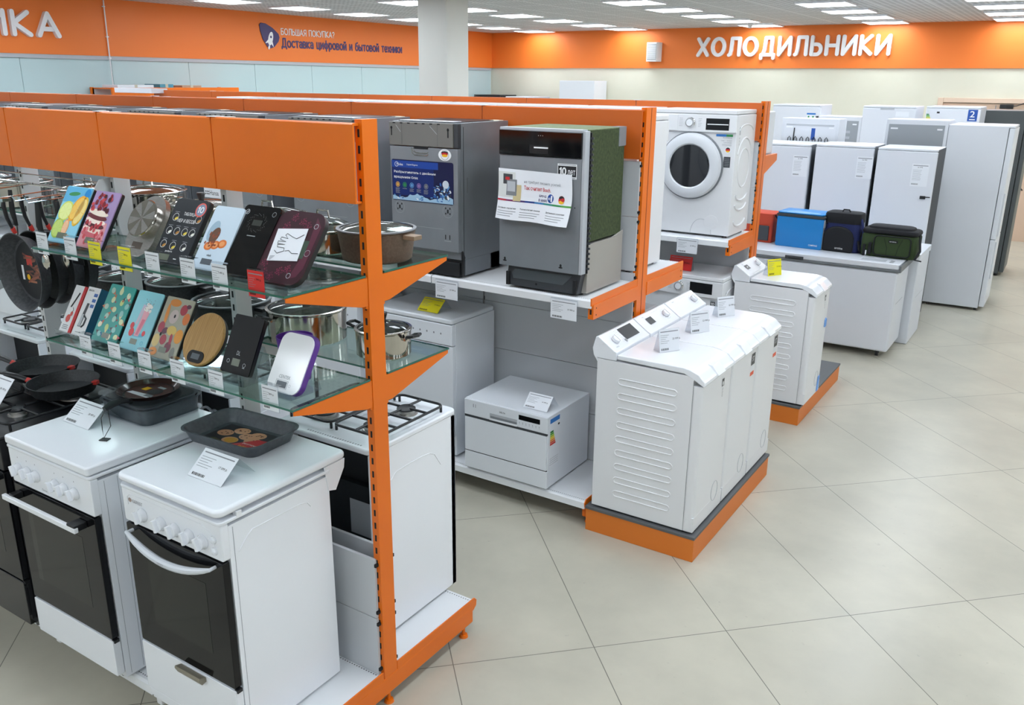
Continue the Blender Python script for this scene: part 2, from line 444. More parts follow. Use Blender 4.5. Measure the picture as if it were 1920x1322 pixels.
# door in the far wall
DOORM = mat('pink_beige_door', '#D9BCA4', .45); CASE = mat('cream_door_casing', '#E3C9B3', .45)
d = bpy.data.objects.new('door_1', None); COL.objects.link(d); d.location = (.6, YF, 0); d['kind'] = 'structure'
m = MB().box(-.68, .93, -.03, -.002, 0, 2.02, DOORM); m.box(.04, .05, -.033, -.03, .02, 2.0, SEAML); m.build('door_leaf', d)
m = MB().box(-.76, -.68, -.06, -.002, 0, 2.1, CASE).box(-.68, .93, -.06, -.002, 2.03, 2.1, CASE).box(.93, 1.01, -.06, -.002, 0, 2.1, CASE)
m.build('door_casing', d, bevel=.006)
MB().box(.1, .28, -.075, -.03, 1.955, 2.015, BLACKP).tube([(.19, -.07, 1.99), (.32, -.11, 2.0), (.42, -.06, 2.04)], .008, BLACKP).build('door_closer', d, bevel=.004)
m = MB().cyl((.12, -.03, 1.05), (.12, -.09, 1.05), .012, BLACKP).tube([(.12, -.09, 1.05), (.0, -.09, 1.05)], .01, BLACKP).box(.09, .15, -.036, -.03, .98, 1.12, BLACKP)
m.build('door_handle', d)
# ceiling lamps
LM = mat('lamp_diffuser', '#F6FBFF', .5); LM.node_tree.nodes['Principled BSDF'].inputs['Emission Color'].default_value = (.86, .94, 1.02, 1)
LM.node_tree.nodes['Principled BSDF'].inputs['Emission Strength'].default_value = LAMP
def lamp_builder():
    o = thing('ceiling_lamp', '', 'ceiling light', (0, 0, ZC), 0, 'square office lamps set into the ceiling')
    m = MB()
    for a, b_, c_, d_ in ((-.298, .298, -.298, -.285), (-.298, .298, .285, .298), (-.298, -.285, -.285, .285), (.285, .298, -.285, .285)):
        m.box(a, b_, c_, d_, -.022, -.001, WPLAST)
    m.build('frame', o)
    MB().box(-.285, .285, -.285, .285, -.018, -.006, LM).build('diffuser', o)
    return o
L0 = lamp_builder()
colx = [-7.3, -5.38, -2.93, -1.0, .77, 2.9, 5.0]
rowy = [-5.3, -3.0, -1.8, .7, 1.9, 3.1, 4.3, 6.62, 7.82, 9.02, 10.22, 11.42, 12.62, 13.82]
CN = ['first', 'second', 'third', 'fourth', 'fifth', 'sixth', 'seventh']
first = True
for i, x in enumerate(colx):
    for j, y in enumerate(reversed(rowy)):
        lab = 'square ceiling lamp, %s row from the lettered wall, %s column from the left wall' % (
            ['first', 'second', 'third', 'fourth', 'fifth', 'sixth', 'seventh', 'eighth', 'ninth', 'tenth', 'eleventh', 'twelfth', 'thirteenth', 'fourteenth'][j], CN[i])
        if first: L0.location = (x, y, ZC); L0['label'] = lab; first = False
        else: dup(L0, (x, y, ZC), lab)
# signs
def sign(name, label, loc, rz, parts):
    o = thing(name, label, 'sign', loc, rz)
    for pn, mb in parts: mb.build(pn, o, bevel=0)
    return o
SIGNW = mat('sign_letter_white', '#EFEFF2', .4)
W3 = 3.21
m = stroke_text(MB(), 'ХОЛОДИЛЬНИКИ', .03, .1, .27, W3 - .06, SIGNW, r=.105, depth=.05, gap=.34)
o = m.build('sign_lettering'); o.location = (-4.15, YF - .03, 2.645); tag(o, 'large raised white refrigerators lettering on the orange band of the far wall', 'sign')
m = stroke_text(MB(), 'ИКА', .0, .0, .24, .83, SIGNW, r=.105, depth=.05, gap=.34)
o = m.build('sign_lettering'); o.location = (XL + .03, 4.27, 2.735); o.rotation_euler = (0, 0, R(90)); tag(o, 'raised white letters at the left end of the orange band', 'sign')
NAVYS = mat('navy_sign_print', '#3A2F66', .4)
o = thing('delivery_sign', 'small printed delivery slogan with rocket badge on the left orange band', 'sign', (XL + .032, 8.18, 2.7), 90)
m = MB(); pts = []
for x, z in ((0, .33), (.03, .36), (.12, .355), (.25, .3), (.36, .22), (.375, .17), (.35, .11), (.26, .03), (.19, .01), (.13, .03), (.05, .13), (.01, .25)): pts.append((x, z))
m.prism(pts, -.012, 0, NAVYS, 'y').build('badge', o, bevel=.006)
bd = [x for x in COL.objects if x.parent == o][-1]
m = MB(RY(18) @ T(.14, 0, -.05)); m.ell(0, .25, .045, .1, SIGNW, -.0135); m.poly([(-.045, .22), (-.085, .15), (-.03, .18)], SIGNW, -.0135); m.poly([(.045, .22), (.085, .15), (.03, .18)], SIGNW, -.0135)
m.ell(0, .275, .018, .018, NAVYS, -.0142); m.ell(0, .12, .016, .032, SIGNW, -.0135); m.build('rocket', bd)
stroke_text(MB(), 'БОЛЬШАЯ ПОКУПКА?', .42, .215, .085, 1.12, SIGNW, r=.07, depth=.004, y=0).build('slogan_lettering', o)
stroke_text(MB(), 'Доставка цифровой и бытовой техники', .42, .04, .12, 2.78, NAVYS, r=.095, depth=.004, y=0).build('delivery_lettering', o)
# wall speaker
o = thing('wall_speaker', 'white box speaker on the orange band left of the big lettering', 'speaker', (-4.95, YF - .03, 2.64))
MB().prism([(-.13, 0), (.13, 0), (.13, -.1), (.09, -.16), (-.09, -.16), (-.13, -.1)], 0, .33, WPLAST, 'z').build('cabinet', o, bevel=.008)
m = MB(); m.box(-.085, .085, -.166, -.158, .03, .3, LGREY)
for k in range(12): m.box(-.08, .08, -.169, -.165, .05 + k * .02, .06 + k * .02, WPLAST)
m.build('grille', o)
o = thing('ceiling_sensor', 'small white detector hanging under the ceiling before the orange far wall', 'sensor', (-2.95, 13.35, ZC - .001))
MB().lathe([(.05, 0), (.05, -.02), (.03, -.05), (.028, -.07), (0, -.075)], WPLAST, n=20).build('housing', o)

# ================================================================ RACKS
def post_mb(m, x, y0, y1, zb, zt, M, end=True, mid=False):
    m.box(x - .03, x, y0, y1, zb, zt, M)
    if mid: m.box(x - .001, x + .0012, (y0 + y1) / 2 - .004, (y0 + y1) / 2 + .004, zb, zt - .002, mat('orange_post_groove', '#A8430C', .5))
def slots_mb(x, yf, zb, zt, n_side, hm=HOLE):
    m = MB(); z = zb + .06
    while z < zt - .05:
        m.box(x - .019, x - .011, yf - .0012 if n_side < 0 else yf, yf if n_side < 0 else yf + .0012, z, z + .024, hm); z += .05
    return m
def perforations(m, x0, x1, y, z, step=.012):
    x = x0 + .01
    while x < x1 - .01:
        m.add([(x, y - .002, z), (x + .005, y - .002, z), (x + .005, y + .002, z), (x, y + .002, z)], [(0, 1, 2, 3)], HOLE); x += step
def rack(name, label, xe, pitch, nb, yc, zt, half, zs, base_zb, header, panels, upper=None, yp=.035, mid=False, rear_header=True, post_mid=POSTW, hcol=ORANGE):
    root = thing(name, label, 'display rack', (xe, yc, 0))
    off = T(-xe, -yc, 0)
    y0, y1 = yc - yp, yc + yp
    m = MB(off); post_mb(m, xe, y0, y1, base_zb + .08, zt, ORANGE, mid=mid)
    for src in (slots_mb(xe, y0, base_zb + .1, zt, -1), slots_mb(xe, y1, base_zb + .1, zt, 1)): m.add(src.v, src.f, HOLE)
    ep = m.build('end_post', root, bevel=.0005)
    for k in range(1, nb + 1):
        x = xe - k * pitch + .011
        mm = MB(off); post_mb(mm, x, y0, y1, base_zb + .08, zt - .012, post_mid)
        for src in (slots_mb(x, y0, base_zb + .1, zt - .03, -1), slots_mb(x, y1, base_zb + .1, zt - .03, 1)): mm.add(src.v, src.f, HOLE)
        q = mm.build('post', root)
    # base beams with feet
    for k in range(0, nb + 1):
        x = xe - k * pitch + (0 if k == 0 else .011); M_ = ORANGE if k == 0 else SHELFW
        mm = MB(off); mm.prism([(yc - half + .02, base_zb), (yc + half - .02, base_zb), (yc + half - .02, base_zb + .079), (yc - half + .02, base_zb + .079)], x - .032, x, M_)
        q = mm.build('base_beam', root, bevel=.006)
        for sy in (-1, 1):
            mm = MB(off); yy = yc + sy * (half - .07) if k == 0 else yc + sy * (half - .1)
            mm.cyl((x - .016, yy, 0), (x - .016, yy, .012), .02, M_, 14, .016); mm.cyl((x - .016, yy, .012), (x - .016, yy, base_zb + .01), .007, M_, 10)
            mm.build('foot', q)
        if k == 0:
            mm = MB(off); mm.cyl((x - .016, yc, 0), (x - .016, yc, .012), .02, M_, 14, .016); mm.cyl((x - .016, yc, .012), (x - .016, yc, base_zb + .01), .007, M_, 10); mm.build('foot', q)
    def deck(z, hf, sy, k, th=.03, nm='shelf'):
        a = xe - (k + 1) * pitch + .004; b = xe - k * pitch - .004
        if k == 0: b = xe - .006
        yi, yo = yc + sy * yp, yc + sy * hf
        mm = MB(off)
        prof = [(yi, z), (yo - sy * .008, z), (yo, z - .008), (yo + sy * .002, z - th - .012), (yo - sy * .012, z - th - .012), (yo - sy * .014, z - .02), (yi, z - .02)]
        mm.prism(prof, a, b, SHELFW)
        perforations(mm, a, b, yo - sy * .022, z + .0006); perforations(mm, a, b, yi + sy * .02, z + .0006)
        return mm.build(nm, root)
    for k in range(nb):
        for sy in (-1, 1): deck(zs, half, sy, k, nm='base_shelf')
    # orange end plates beside the base shelves
    for sy in (-1, 1):
        mm = MB(off); y_a, y_b = yc + sy * (yp + .004), yc + sy * (half + .004)
        mm.prism([(y_a, zs - .045), (y_b - sy * .02, zs - .045), (y_b, zs - .03), (y_b + sy * .004, zs - .004), (y_b - sy * .012, zs + .012), (y_a, zs + .012)], xe - .007, xe - .001, ORANGE)
        mm.build('shelf_end_plate', root, bevel=.002)
    if upper:
        zu, hu, sides = upper
        for sy in sides:
            for k in range(nb): deck(zu, hu, sy, k, nm='upper_shelf')
            for k in range(0, nb + 1):
                x = xe - k * pitch + (0.004 if k == 0 else .02); y_a, y_b = yc + sy * (yp), yc + sy * (hu - .01)
                mm = MB(off)
                if k == 0:
                    mm.prism([(y_a, zu - .1), (y_b, zu - .1), (y_b, zu - .025), (y_a, zu - .025)], x - .03, x, ORANGE)
                    mm.prism([(y_a, zu - .03), (y_b + sy * .012, zu - .03), (y_b + sy * .012, zu + .008), (y_a, zu + .012)], x - .012, x - .005, ORANGE)
                    m2 = mm; m2.box(x - .02, x - .01, min(y_b, y_b + sy * .001), max(y_b, y_b + sy * .001), zu - .075, zu - .05, HOLE)
                    for zz in (.045, .08): m2.cyl((x, y_b - sy * .03, zu - zz), (x + .001, y_b - sy * .03, zu - zz), .004, HOLE, 8)
                    m2.build('shelf_beam', root, bevel=.001)
                else:
                    mm.prism([(y_a, zu - .09), (y_b, zu - .05), (y_b, zu - .022), (y_a, zu - .022)], x - .031, x - .025, SHELFW); mm.build('shelf_beam', root)
    # header panels
    hz0, hz1 = header
    for k in range(nb):
        a = xe - (k + 1) * pitch + .003; b = xe - k * pitch - (.0115 if k == 0 else .003)
        for sy in (-1,):
            yo, yi = yc + sy * (yp + .03), yc + sy * (yp + .002)
            mm = MB(off); mm.prism([(yi, hz1), (yo - sy * .003, hz1), (yo, hz1 - .004), (yo, hz0), (yi, hz0), (yi, hz0 + .006), (yo - sy * .008, hz0 + .006), (yo - sy * .008, hz1 - .008), (yi, hz1 - .008)], a, b, hcol)
            mm.build('header_panel', root)
        if k:
            mm = MB(off); x = xe - k * pitch; mm.box(x - .02, x + .026, yc - yp - .031, yc - yp + .01, hz1 + .0005, hz1 + .003, PAPER)
            mm.build('clip', root)
    # back panels
    for z0, z1, sides in panels:
        for sy in sides:
            for k in range(nb):
                a = xe - (k + 1) * pitch + .006; b = xe - k * pitch - (.016 if k == 0 else .006)
                ya, yb = sorted((yc + sy * (yp + .001), yc + sy * (yp + .014)))
                mm = MB(off); mm.box(a, b, ya, yb, z0 + .0012, z1 - .0012, PANELG); mm.build('back_panel', root, bevel=.002)
                if k == 0:
                    for zz in (z0 + .02, z1 - .03): mm = MB(off); mm.box(b - .0005, b + .008, ya - .001, yb + .001, zz, zz + .012, HOLE); mm.build('hook', root)
    return root
G1 = rack('gondola_rack', 'nearest orange display rack, cookers below and kitchen scales on glass shelves', 0, .667, 5, 1.04, 2.163, .555, .15, .05,
          (1.908, 2.152), [(.15, .395, (-1, 1)), (.395, .64, (-1, 1))])
G2 = rack('gondola_rack', 'middle orange display rack with built-in dishwashers on its upper shelf', -.034, 1.0, 8, 3.215, 2.156, .565, .15, .05,
          (1.9, 2.146), [(.15 + .2875 * k, .15 + .2875 * (k + 1), (-1,)) for k in range(4)] + [(1.31, 1.6, (-1,)), (1.6, 1.89, (-1,))],
          upper=(1.255, .58, (-1, 1)), yp=.06, mid=True, hcol=mat('reflection_dulled_orange', '#CC6220', .35))  # header orange darkened in its colour to imitate distance and reflections
G3 = rack('gondola_rack', 'farthest orange display rack with front-loading washing machines', -.026, .96, 7, 5.14, 2.163, .565, .15, .05,
          (1.9, 2.152), [(.15 + .36 * k, .15 + .36 * (k + 1), (-1,)) for k in range(3)] + [(1.32, 1.58, (-1,)), (1.58, 1.89, (-1,))],
          upper=(1.265, .56, (-1,)), yp=.06, mid=True, hcol=mat('reflection_dulled_orange', '#CC6220', .35))
# small sloped rear shelf of the farthest rack
xe, yc = -.026, 5.14
m = MB(T(-xe, -yc, 0)); m.prism([(5.2, 1.66), (5.48, 1.74), (5.48, 1.79), (5.2, 1.79)], xe - .03, xe, ORANGE); m.build('shelf_beam', G3, bevel=.003)
for k in range(3):
    m = MB(T(-xe, -yc, 0)); m.box(xe - (k + 1) * .96 + .004, xe - k * .96 - .034, 5.2, 5.47, 1.77, 1.79, SHELFW); m.build('rear_shelf', G3)
# orange rack against the left wall
m0 = thing('wall_rack', 'low orange wall rack with boxes on top beside the pale panels', 'display rack', (-8.35, 6.4, 0))
m = MB(); m.box(-.2, -.16, -.96, .96, 0, 2.15, PANELG); m.build('back_panel', m0)
for k in range(3):
    MB().box(.2, .23, -.95 + k * .64, -.31 + k * .64, 1.93, 2.16, ORANGE).box(-.16, .2, -.95 + k * .64, -.31 + k * .64, 2.14, 2.155, ORANGE).build('header_panel', m0, bevel=.004)
for z in (.15, .6, 1.05, 1.5): MB().box(-.16, .22, -.95, .95, z - .03, z, SHELFW).build('shelf', m0)
for k in range(4): MB().box(-.2, -.16, -.97 + k * .64, -.94 + k * .64, 0, 2.16, ORANGE).build('post', m0)
for k, (yy, w_, h_, mm_, lb) in enumerate(((5.78, .5, .035, PAPER, 'flat white wrapped carton lying on top of the wall rack'), (6.22, .2, .045, mat('teal_carton', '#4E8FA3', .5), 'small teal carton lying on top of the wall rack'), (6.6, .3, .03, mat('brown_carton', '#B98F74', .6), 'flat brown carton lying on top of the wall rack'))):
    o = thing('carton', lb, 'box', (-8.3, yy, 2.1555)); q = MB().box(-.14, .18, -w_ / 2, w_ / 2, 0, h_, mm_).build('body', o, bevel=.004); MB().box(-.1405, .1805, -.02, .02, 0.002, h_ + .0008, mat('parcel_tape', '#C9C2B0', .3)).build('tape', o)
# glass shelves of the nearest rack: brackets are parts of the rack, panes lie on them
def glass_bracket(x, sy, z, M_, orange):
    yc = 1.04; ya = yc + sy * .036; yb = yc + sy * .385
    m = MB(T(0, -yc, 0)); h = .095
    m.prism([(ya, z), (yb, z), (yb, z - .014), (ya + sy * .03, z - h), (ya, z - h)], x - .004, x, M_)
    m.box(x - .016, x, min(ya, yb), max(ya, yb), z - .003, z, M_)
    m.box(x - .02, x - .002, min(ya - sy * .004, ya + sy * .01), max(ya - sy * .004, ya + sy * .01), z - h - .01, z, M_)
    m.build('shelf_bracket', G1, bevel=.0015)
for z in (1.672, 1.32):
    for k in range(0, 6):
        for sy in (-1, 1):
            if sy < 0 and k > 2: continue
            x = -.002 if k == 0 else -.667 * k + .004
            glass_bracket(x, sy, z, ORANGE if k == 0 else POSTW, k == 0)
for z, zn in ((1.672, 'upper'), (1.32, 'lower')):
    for sy, sn in ((-1, 'front'), (1, 'rear')):
        for k in range(2 if sy < 0 else 5):
            a, b = -.667 * (k + 1) + .004, -.667 * k - .001
            y_a, y_b = sorted((1.04 + sy * .045, 1.04 + sy * .39))
            bay = ['end bay by the orange post', 'second bay from the orange post', 'third bay from the orange post', 'fourth bay from the orange post', 'fifth bay from the orange post'][k]
            m = MB(T(-(a + b) / 2, -1.04, -z)); m.box(a, b, y_a, y_b, z + .0005, z + .0075, GLASSEDGE)
            for i in range(-6, 0):     # large faces clear, rim green
                pass
            o = m.build('glass_shelf')
            o.data.materials.append(SHELFGLASS)
            for p in o.data.polygons:
                if abs(p.normal.z) > .5: p.material_index = 1
            o.location = ((a + b) / 2, 1.04, z)
            tag(o, '%s %s glass shelf, %s' % (zn, sn, bay), 'shelf', 'glass shelves of the nearest rack')

# ================================================================ COOKERS
OVENG = mat('oven_glass', '#0C0D10', .08, spec=.3); OVENW = mat('oven_window_glass', '#1A1C19', .08, spec=.35); ODARK = mat('dark_oven_interior', '#15171B', .5)
HANDLE = mat('pearl_white_handle', '#D9DDE4', .25)
def knob(root, x, z, y, r=.021, M_=ENAMEL):
    m = MB(T(x, y, z))
    m.lathe([(r * 1.12, 0), (r * 1.12, -.005), (r, -.009), (r * .9, -.02), (0, -.021)], M_, n=22, axis='y')
    m.M = T(x, y, z) @ RY(-20)
    m.prism([(-r * .32, -r * .95), (r * .32, -r * .95), (r * .28, r * .95), (-r * .28, r * .95)], -.034, -.018, M_, 'y')
    m.rect(-.001, .001, r * 1.2, r * 1.45, INKG, .0005)
    return m.build('knob', root, bevel=.002)
def grate(root, w, d, z, M_=CASTIRON, n=2, x0=None):
    """wire pan supports: n frames side by side"""
    for k in range(n):
        a = -w / 2 + k * w / n + .008; b = -w / 2 + (k + 1) * w / n - .008
        m = MB(); r = .0055; y0, y1 = .05, d - .05; zz = z + .028
        pts = []
        for cx, cy, t in ((b - .03, y1 - .03, 0), (a + .03, y1 - .03, 90), (a + .03, y0 + .03, 180), (b - .03, y0 + .03, 270)):
            for q in range(4): tt = R(t + 30 * q); pts.append((cx + .03 * math.cos(tt), cy + .03 * math.sin(tt), zz))
        m.tube(pts, r, M_, 7, closed=True)
        xm, L = (a + b) / 2, (b - a)
        for cy in (y0 + (y1 - y0) * .27, y0 + (y1 - y0) * .73):
            m.tube([(a, cy, zz), (xm - .028, cy, zz)], r, M_, 6); m.tube([(b, cy, zz), (xm + .028, cy, zz)], r, M_, 6)
            m.tube([(xm, cy - .1, zz), (xm, cy - .028, zz)], r, M_, 6); m.tube([(xm, cy + .1, zz), (xm, cy + .028, zz)], r, M_, 6)
        m.tube([(a, (y0 + y1) / 2, zz), (b, (y0 + y1) / 2, zz)], r, M_, 6)
        for cx, cy in ((a + .006, y0 + .012), (b - .006, y0 + .012), (a + .006, y1 - .012), (b - .006, y1 - .012)): m.tube([(cx, cy, zz), (cx, cy, z)], r, M_, 6)
        m.build('pan_support', root)
def burners(root, w, d, z):
    for bx, by, r in ((-w * .24, d * .3, .038), (w * .24, d * .3, .03), (-w * .24, d * .72, .03), (w * .24, d * .72, .045)):
        m = MB(T(bx, by, z)); m.lathe([(r * 1.25, 0), (r * 1.2, .006), (r, .007), (r * .95, .018), (0, .018)], STEELB, n=24)
        m.lathe([(r * 1.02, .018), (r * 1.02, .024), (r * .8, .029), (0, .029)], CASTIRON, n=24); m.build('burner', root)
def stove(label, kind, x0, y0, z0, w=.5, d=.46, h=.835, rz=0, lid=True):
    xc = x0 + w / 2
    BODY = BLACKP if kind == 'black' else ENAMEL
    o = thing('gas_cooker', label, 'cooker', (xc, y0, z0), rz)
    W = w / 2
    ph = .125 if kind != 'bar' else .14       # control panel height
    zp1 = h - .006
    m = MB()
    m.box(-W + .002, W - .002, .028, d, .012, zp1 - .012, BODY)
    if kind == 'curved':
        for s in (-1, 1):                       # raised arch on each side panel
            x = s * (W - .002)
            pts = [(x, .06, zp1 - .115), (x, .1, zp1 - .075)] + [(x, .12 + .05 * k, zp1 - .062 - .0 * k) for k in range(5)] + [(x, .355, zp1 - .07), (x, .37, zp1 - .09)]
            m.tube(pts, .0022, BODY, 6)
            m.box(x - .0008 if s < 0 else x, x if s < 0 else x + .0008, .045, .0465, .02, zp1 - .02, SEAML)
    if kind == 'bar':
        x = W - .002
        for yy in (.05, .1): m.box(x, x + .0008, yy, yy + .0015, .02, zp1 - .02, SEAML)
        m.box(x, x + .0008, .17, d - .03, zp1 - .09, zp1 - .0885, SEAML); m.box(x, x + .0008, .17, .1715, .05, zp1 - .09, SEAML)
    m.build('body', o, bevel=.004)
    m = MB(); m.rbox(-W, W, zp1 - ph, zp1, .0, .03, .008, BODY if kind != 'black' else BLACKP, 'y'); cp = m.build('control_panel', o, bevel=.004)
    if kind == 'curved':
        m = MB()
        m.tube([(-W + .03, -.0005, zp1 - .06), (-W + .03, -.0005, zp1 - .03), (-W + .045, -.0005, zp1 - .018), (W - .09, -.0005, zp1 - .018), (W - .05, -.0005, zp1 - .035), (W - .035, -.0005, zp1 - .07), (W - .035, -.0005, zp1 - .105)], .0014, ENAMEL, 6)
        m.build('raised_line', cp)
        m = MB(); m.text('GEFEST', -W + .055, zp1 - .046, .012, INKG, -.001); m.lathe([(.008, 0), (.008, -.001), (0, -.001)], mat('pale_brown_print', '#A08D86', .5), c=(-W + .042, 0, zp1 - .04), n=14, axis='y'); m.build('lettering', cp)
        for kx in (-.145, -.045, .025, .095, .16): knob(o, kx, zp1 - .078, 0, .022)
        for kz in (-.055, -.095):
            m = MB(T(.213, 0, zp1 + kz)); m.lathe([(.013, 0), (.013, -.006), (.009, -.008), (0, -.008)], ENAMEL, n=18, axis='y'); m.box(-.012, .012, -.012, -.006, -.003, .003, ENAMEL); m.build('button', o)
    elif kind == 'bar':
        for kx in (-.2, -.14, -.085, .04, .095, .16): knob(o, kx, zp1 - .075, 0, .021)
        m = MB(); m.text('Gorenje', -.06, zp1 - .128, .012, INKG, -.001, bold=.01)
        for kx in (-.2, -.14, -.085, .04, .095, .16): m.ell(kx, zp1 - .03, .002, .003, INKG, -.001)
        m.build('lettering', cp)
    else:
        for kx in (-.2, -.14, -.08, .08, .14, .2): knob(o, kx, zp1 - .07, 0, .02, BLACKP)
    # door
    dz1, dz0 = zp1 - ph - .006, .235 if kind != 'bar' else .19
    m = MB(); m.rbox(-W + .004, W - .004, dz0, dz1, -.002, .024, .006, OVENG, 'y'); dr = m.build('oven_door', o, bevel=.002)
    m = MB(); m.rect(-W + .1, W - .1, dz0 + .1, dz1 - .1, OVENW, -.0025)
    if kind == 'bar': m.rect(-W + .07, -W + .1, dz0 + .1, dz1 - .1, mat('dark_olive_glass', '#1A1C1B', .08), -.0024)
    m.build('window', dr)
    m = MB()
    if kind == 'curved':
        pts = []; rr_ = []
        for k in range(15):
            s = k / 14 * 2 - 1; pts.append((s * (W - .035), -.038 + .012 * s * s, dz1 - .062 + .045 * s * s)); rr_.append(.006 + .007 * (1 - s ** 4))
        m.tube(pts, rr_, HANDLE, 10, flat=1.); m.cyl((-W + .04, 0, dz1 - .02), (-W + .04, -.03, dz1 - .02), .006, HANDLE); m.cyl((W - .04, 0, dz1 - .02), (W - .04, -.03, dz1 - .02), .006, HANDLE)
    elif kind == 'bar':
        m.box(-W + .0, W - .05, -.052, -.036, dz1 - .05, dz1 - .03, WPLAST); m.box(W - .1, W - .052, -.05, -.002, dz1 - .047, dz1 - .022, BLACKP); m.box(-W + .03, -W + .06, -.04, -.002, dz1 - .047, dz1 - .022, BLACKP)
    else:
        m.box(-W + .04, W - .04, -.045, -.03, dz1 - .05, dz1 - .03, STEELB); m.box(-W + .06, -W + .08, -.03, -.002, dz1 - .05, dz1 - .03, BLACKP); m.box(W - .08, W - .06, -.03, -.002, dz1 - .05, dz1 - .03, BLACKP)
    h_ = m.build('door_handle', dr, bevel=.003)
    if kind == 'curved':
        m = MB(); m.text('GEFEST', -.02, dz1 - .062, .007, INKG, -.0522); m.build('lettering', h_)
    # drawer
    m = MB(); m.rbox(-W + .002, W - .002, .035, dz0 - .006, -.004, .026, .006, BODY if kind != 'black' else BLACKG, 'y'); dw = m.build('drawer', o, bevel=.003)
    if kind == 'curved':
        m = MB(); m.prism([(-.004, dz0 - .012), (-.03, dz0 - .004), (-.032, dz0 - .012), (-.022, dz0 - .034), (-.004, dz0 - .03)], -.03, .1, mat('khaki_plastic', '#8B8474', .4)); m.build('drawer_handle', dw, bevel=.002)
        m = MB(); m.box(-W + .004, W - .004, .0, .026, 0, .03, BODY); m.build('plinth', o, bevel=.002)
    m = MB(); m.box(W - .012, W + .003, .0, .02, dz0 - .014, dz0 - .002, BLACKP); m.build('hinge_cover', o)
    for sx in (-1, 1):
        for yy in (.05, d - .05):
            MB().cyl((sx * (W - .04), yy, 0), (sx * (W - .04), yy, .014), .016, BLACKP, 12).build('foot', o)
    # top
    m = MB(); m.rbox(-W - .004, W + .004, -.006, d + .01, zp1, zp1 + .012, .016, BODY); m.build('hob', o, bevel=.004)
    zt = zp1 + .012
    if lid:
        if kind == 'curved':
            m = MB(); m.rbox(-W - .008, W + .006, -.012, d + .09, zt + .014, zt + .042, .03, ENAMEL, n=7); m.build('lid', o, bevel=.012, seg=4)
            for s in (-1, 1):
                m = MB(); m.prism([(d - .02, zt + .014), (d + .08, zt + .014), (d + .075, zt - .02), (d + .03, zt - .09), (d - .005, zt - .08)], s * (W - .004), s * (W + .001), ENAMEL); m.build('lid_hinge', o, bevel=.001)
            m = MB(); m.box(W - .012, W + .005, .06, .08, zt - .006, zt + .014, WPLAST); m.build('lid_rest', o)
            return o, zt + .042
        m = MB(); m.rbox(-W - .002, W + .002, -.008, d + .05, zt + .003, zt + .036, .012, ENAMEL); m.build('lid', o, bevel=.008, seg=3)
        return o, zt + .036
    if kind == 'rear':
        pass
    grate(o, w - .03, d, zt, n=2); burners(o, w, d, zt)
    return o, zt
SA, SA_top = stove('white gas cooker with curved pearly handle at the right end of the front row', 'curved', -.642, .458, .15)
SB, SB_top = stove('white cooker with straight bar handle, second from the end of the front row', 'bar', -1.29, .425, .15, w=.52, d=.52, h=.83)
SC, SC_top = stove('black gas cooker with open burners left of the white bar-handle cooker', 'black', -2.01, .42, .15, w=.67, d=.56, h=.84, lid=False)
# cooker backs: rear row cookers face away from the camera (+Y)
def rear_stove(label, x0, y1, z0, w, d, h, lidup=False, cable=True):
    xc = x0 + w / 2; W = w / 2
    o = thing('gas_cooker', label, 'cooker', (xc, y1, z0), 180)   # local: front y=0 at world y1, back towards the camera
    m = MB(); m.box(-W, W, .0, .03, .012, h - .01, ENAMEL)
    for s in (-1, 1): m.box(min(s * W, s * (W - .012)), max(s * W, s * (W - .012)), .0, d, .012, h - .01, ENAMEL)
    m.box(-W + .012, W - .012, .03, d - .06, .02, .06, ZINC)
    m.build('body', o, bevel=.003)
    for s in (-1, 1):
        x = s * (W + .0)
        m = MB(); pts = [(x, .1, h - .2), (x, .14, h - .14), (x, .17, h - .125)] + [(x, .22 + .04 * k, h - .12) for k in range(3)] + [(x, .38, h - .125), (x, .41, h - .15)]
        m.tube(pts, .0022, ENAMEL, 6); m.build('pressed_line', o)
    m = MB(); m.box(-W + .05, W - .05, .03, d - .09, .3, h - .2, mat('dark_oven_box', '#2C3034', .45, .3)); m.box(-W + .08, -W + .2, d - .0905, d - .0895, h - .42, h - .27, LGREY); m.box(-W + .012, W - .012, d - .1, d - .04, .29, .3, STEELB)
    m.box(-W + .012, W - .012, .03, d - .12, .06, h - .02, ODARK)
    m.build('oven_box', o)
    m = MB(); m.rbox(-W - .004, W + .004, -.012, d + .0, h - .012, h + .012, .03, ENAMEL, n=6); m.build('hob', o, bevel=.008, seg=3)
    m = MB()
    for k in range(22): m.box(-W + .06 + k * .013, -W + .066 + k * .013, d - .0265, d - .0195, h + .0115, h + .0126, INKG)
    m.build('vent_slots', o)
    if cable:
        m = MB(); m.tube([(-.02 + .06 * math.cos(t_ / 8), d - .05, h - .2 + .09 * math.sin(t_ / 8)) for t_ in range(0, 100, 3)], .006, LGREY, 6); m.tube([(-.06 + .05 * math.cos(t_ / 8), d - .06, h - .2 + .08 * math.sin(t_ / 8)) for t_ in range(0, 80, 3)], .006, LGREY, 6); m.build('power_cable', o)
    for s in (-1, 1):
        for yy in (.04, d - .04): MB().cyl((s * (W - .04), yy, 0), (s * (W - .04), yy, .014), .015, BLACKP, 12).build('foot', o)
    for kx in (-.16, -.08, 0, .08, .16): knob(o, kx, h - .07, -.002, .02)
    m = MB(); m.rbox(-W + .01, W - .01, .2, h - .16, -.012, -.001, .006, OVENG, 'y'); m.build('oven_door', o)
    if lidup:
        m = MB(T(0, d - .02, h + .012) @ RX(-8)); m.rbox(-W, W, 0, d - .08, 0, .014, .02, ENAMEL, 'y')
        m.build('lid', o, bevel=.003)
    grate(o, w - .02, d - .02, h + .012, n=2); burners(o, w, d - .02, h + .012)
    return o
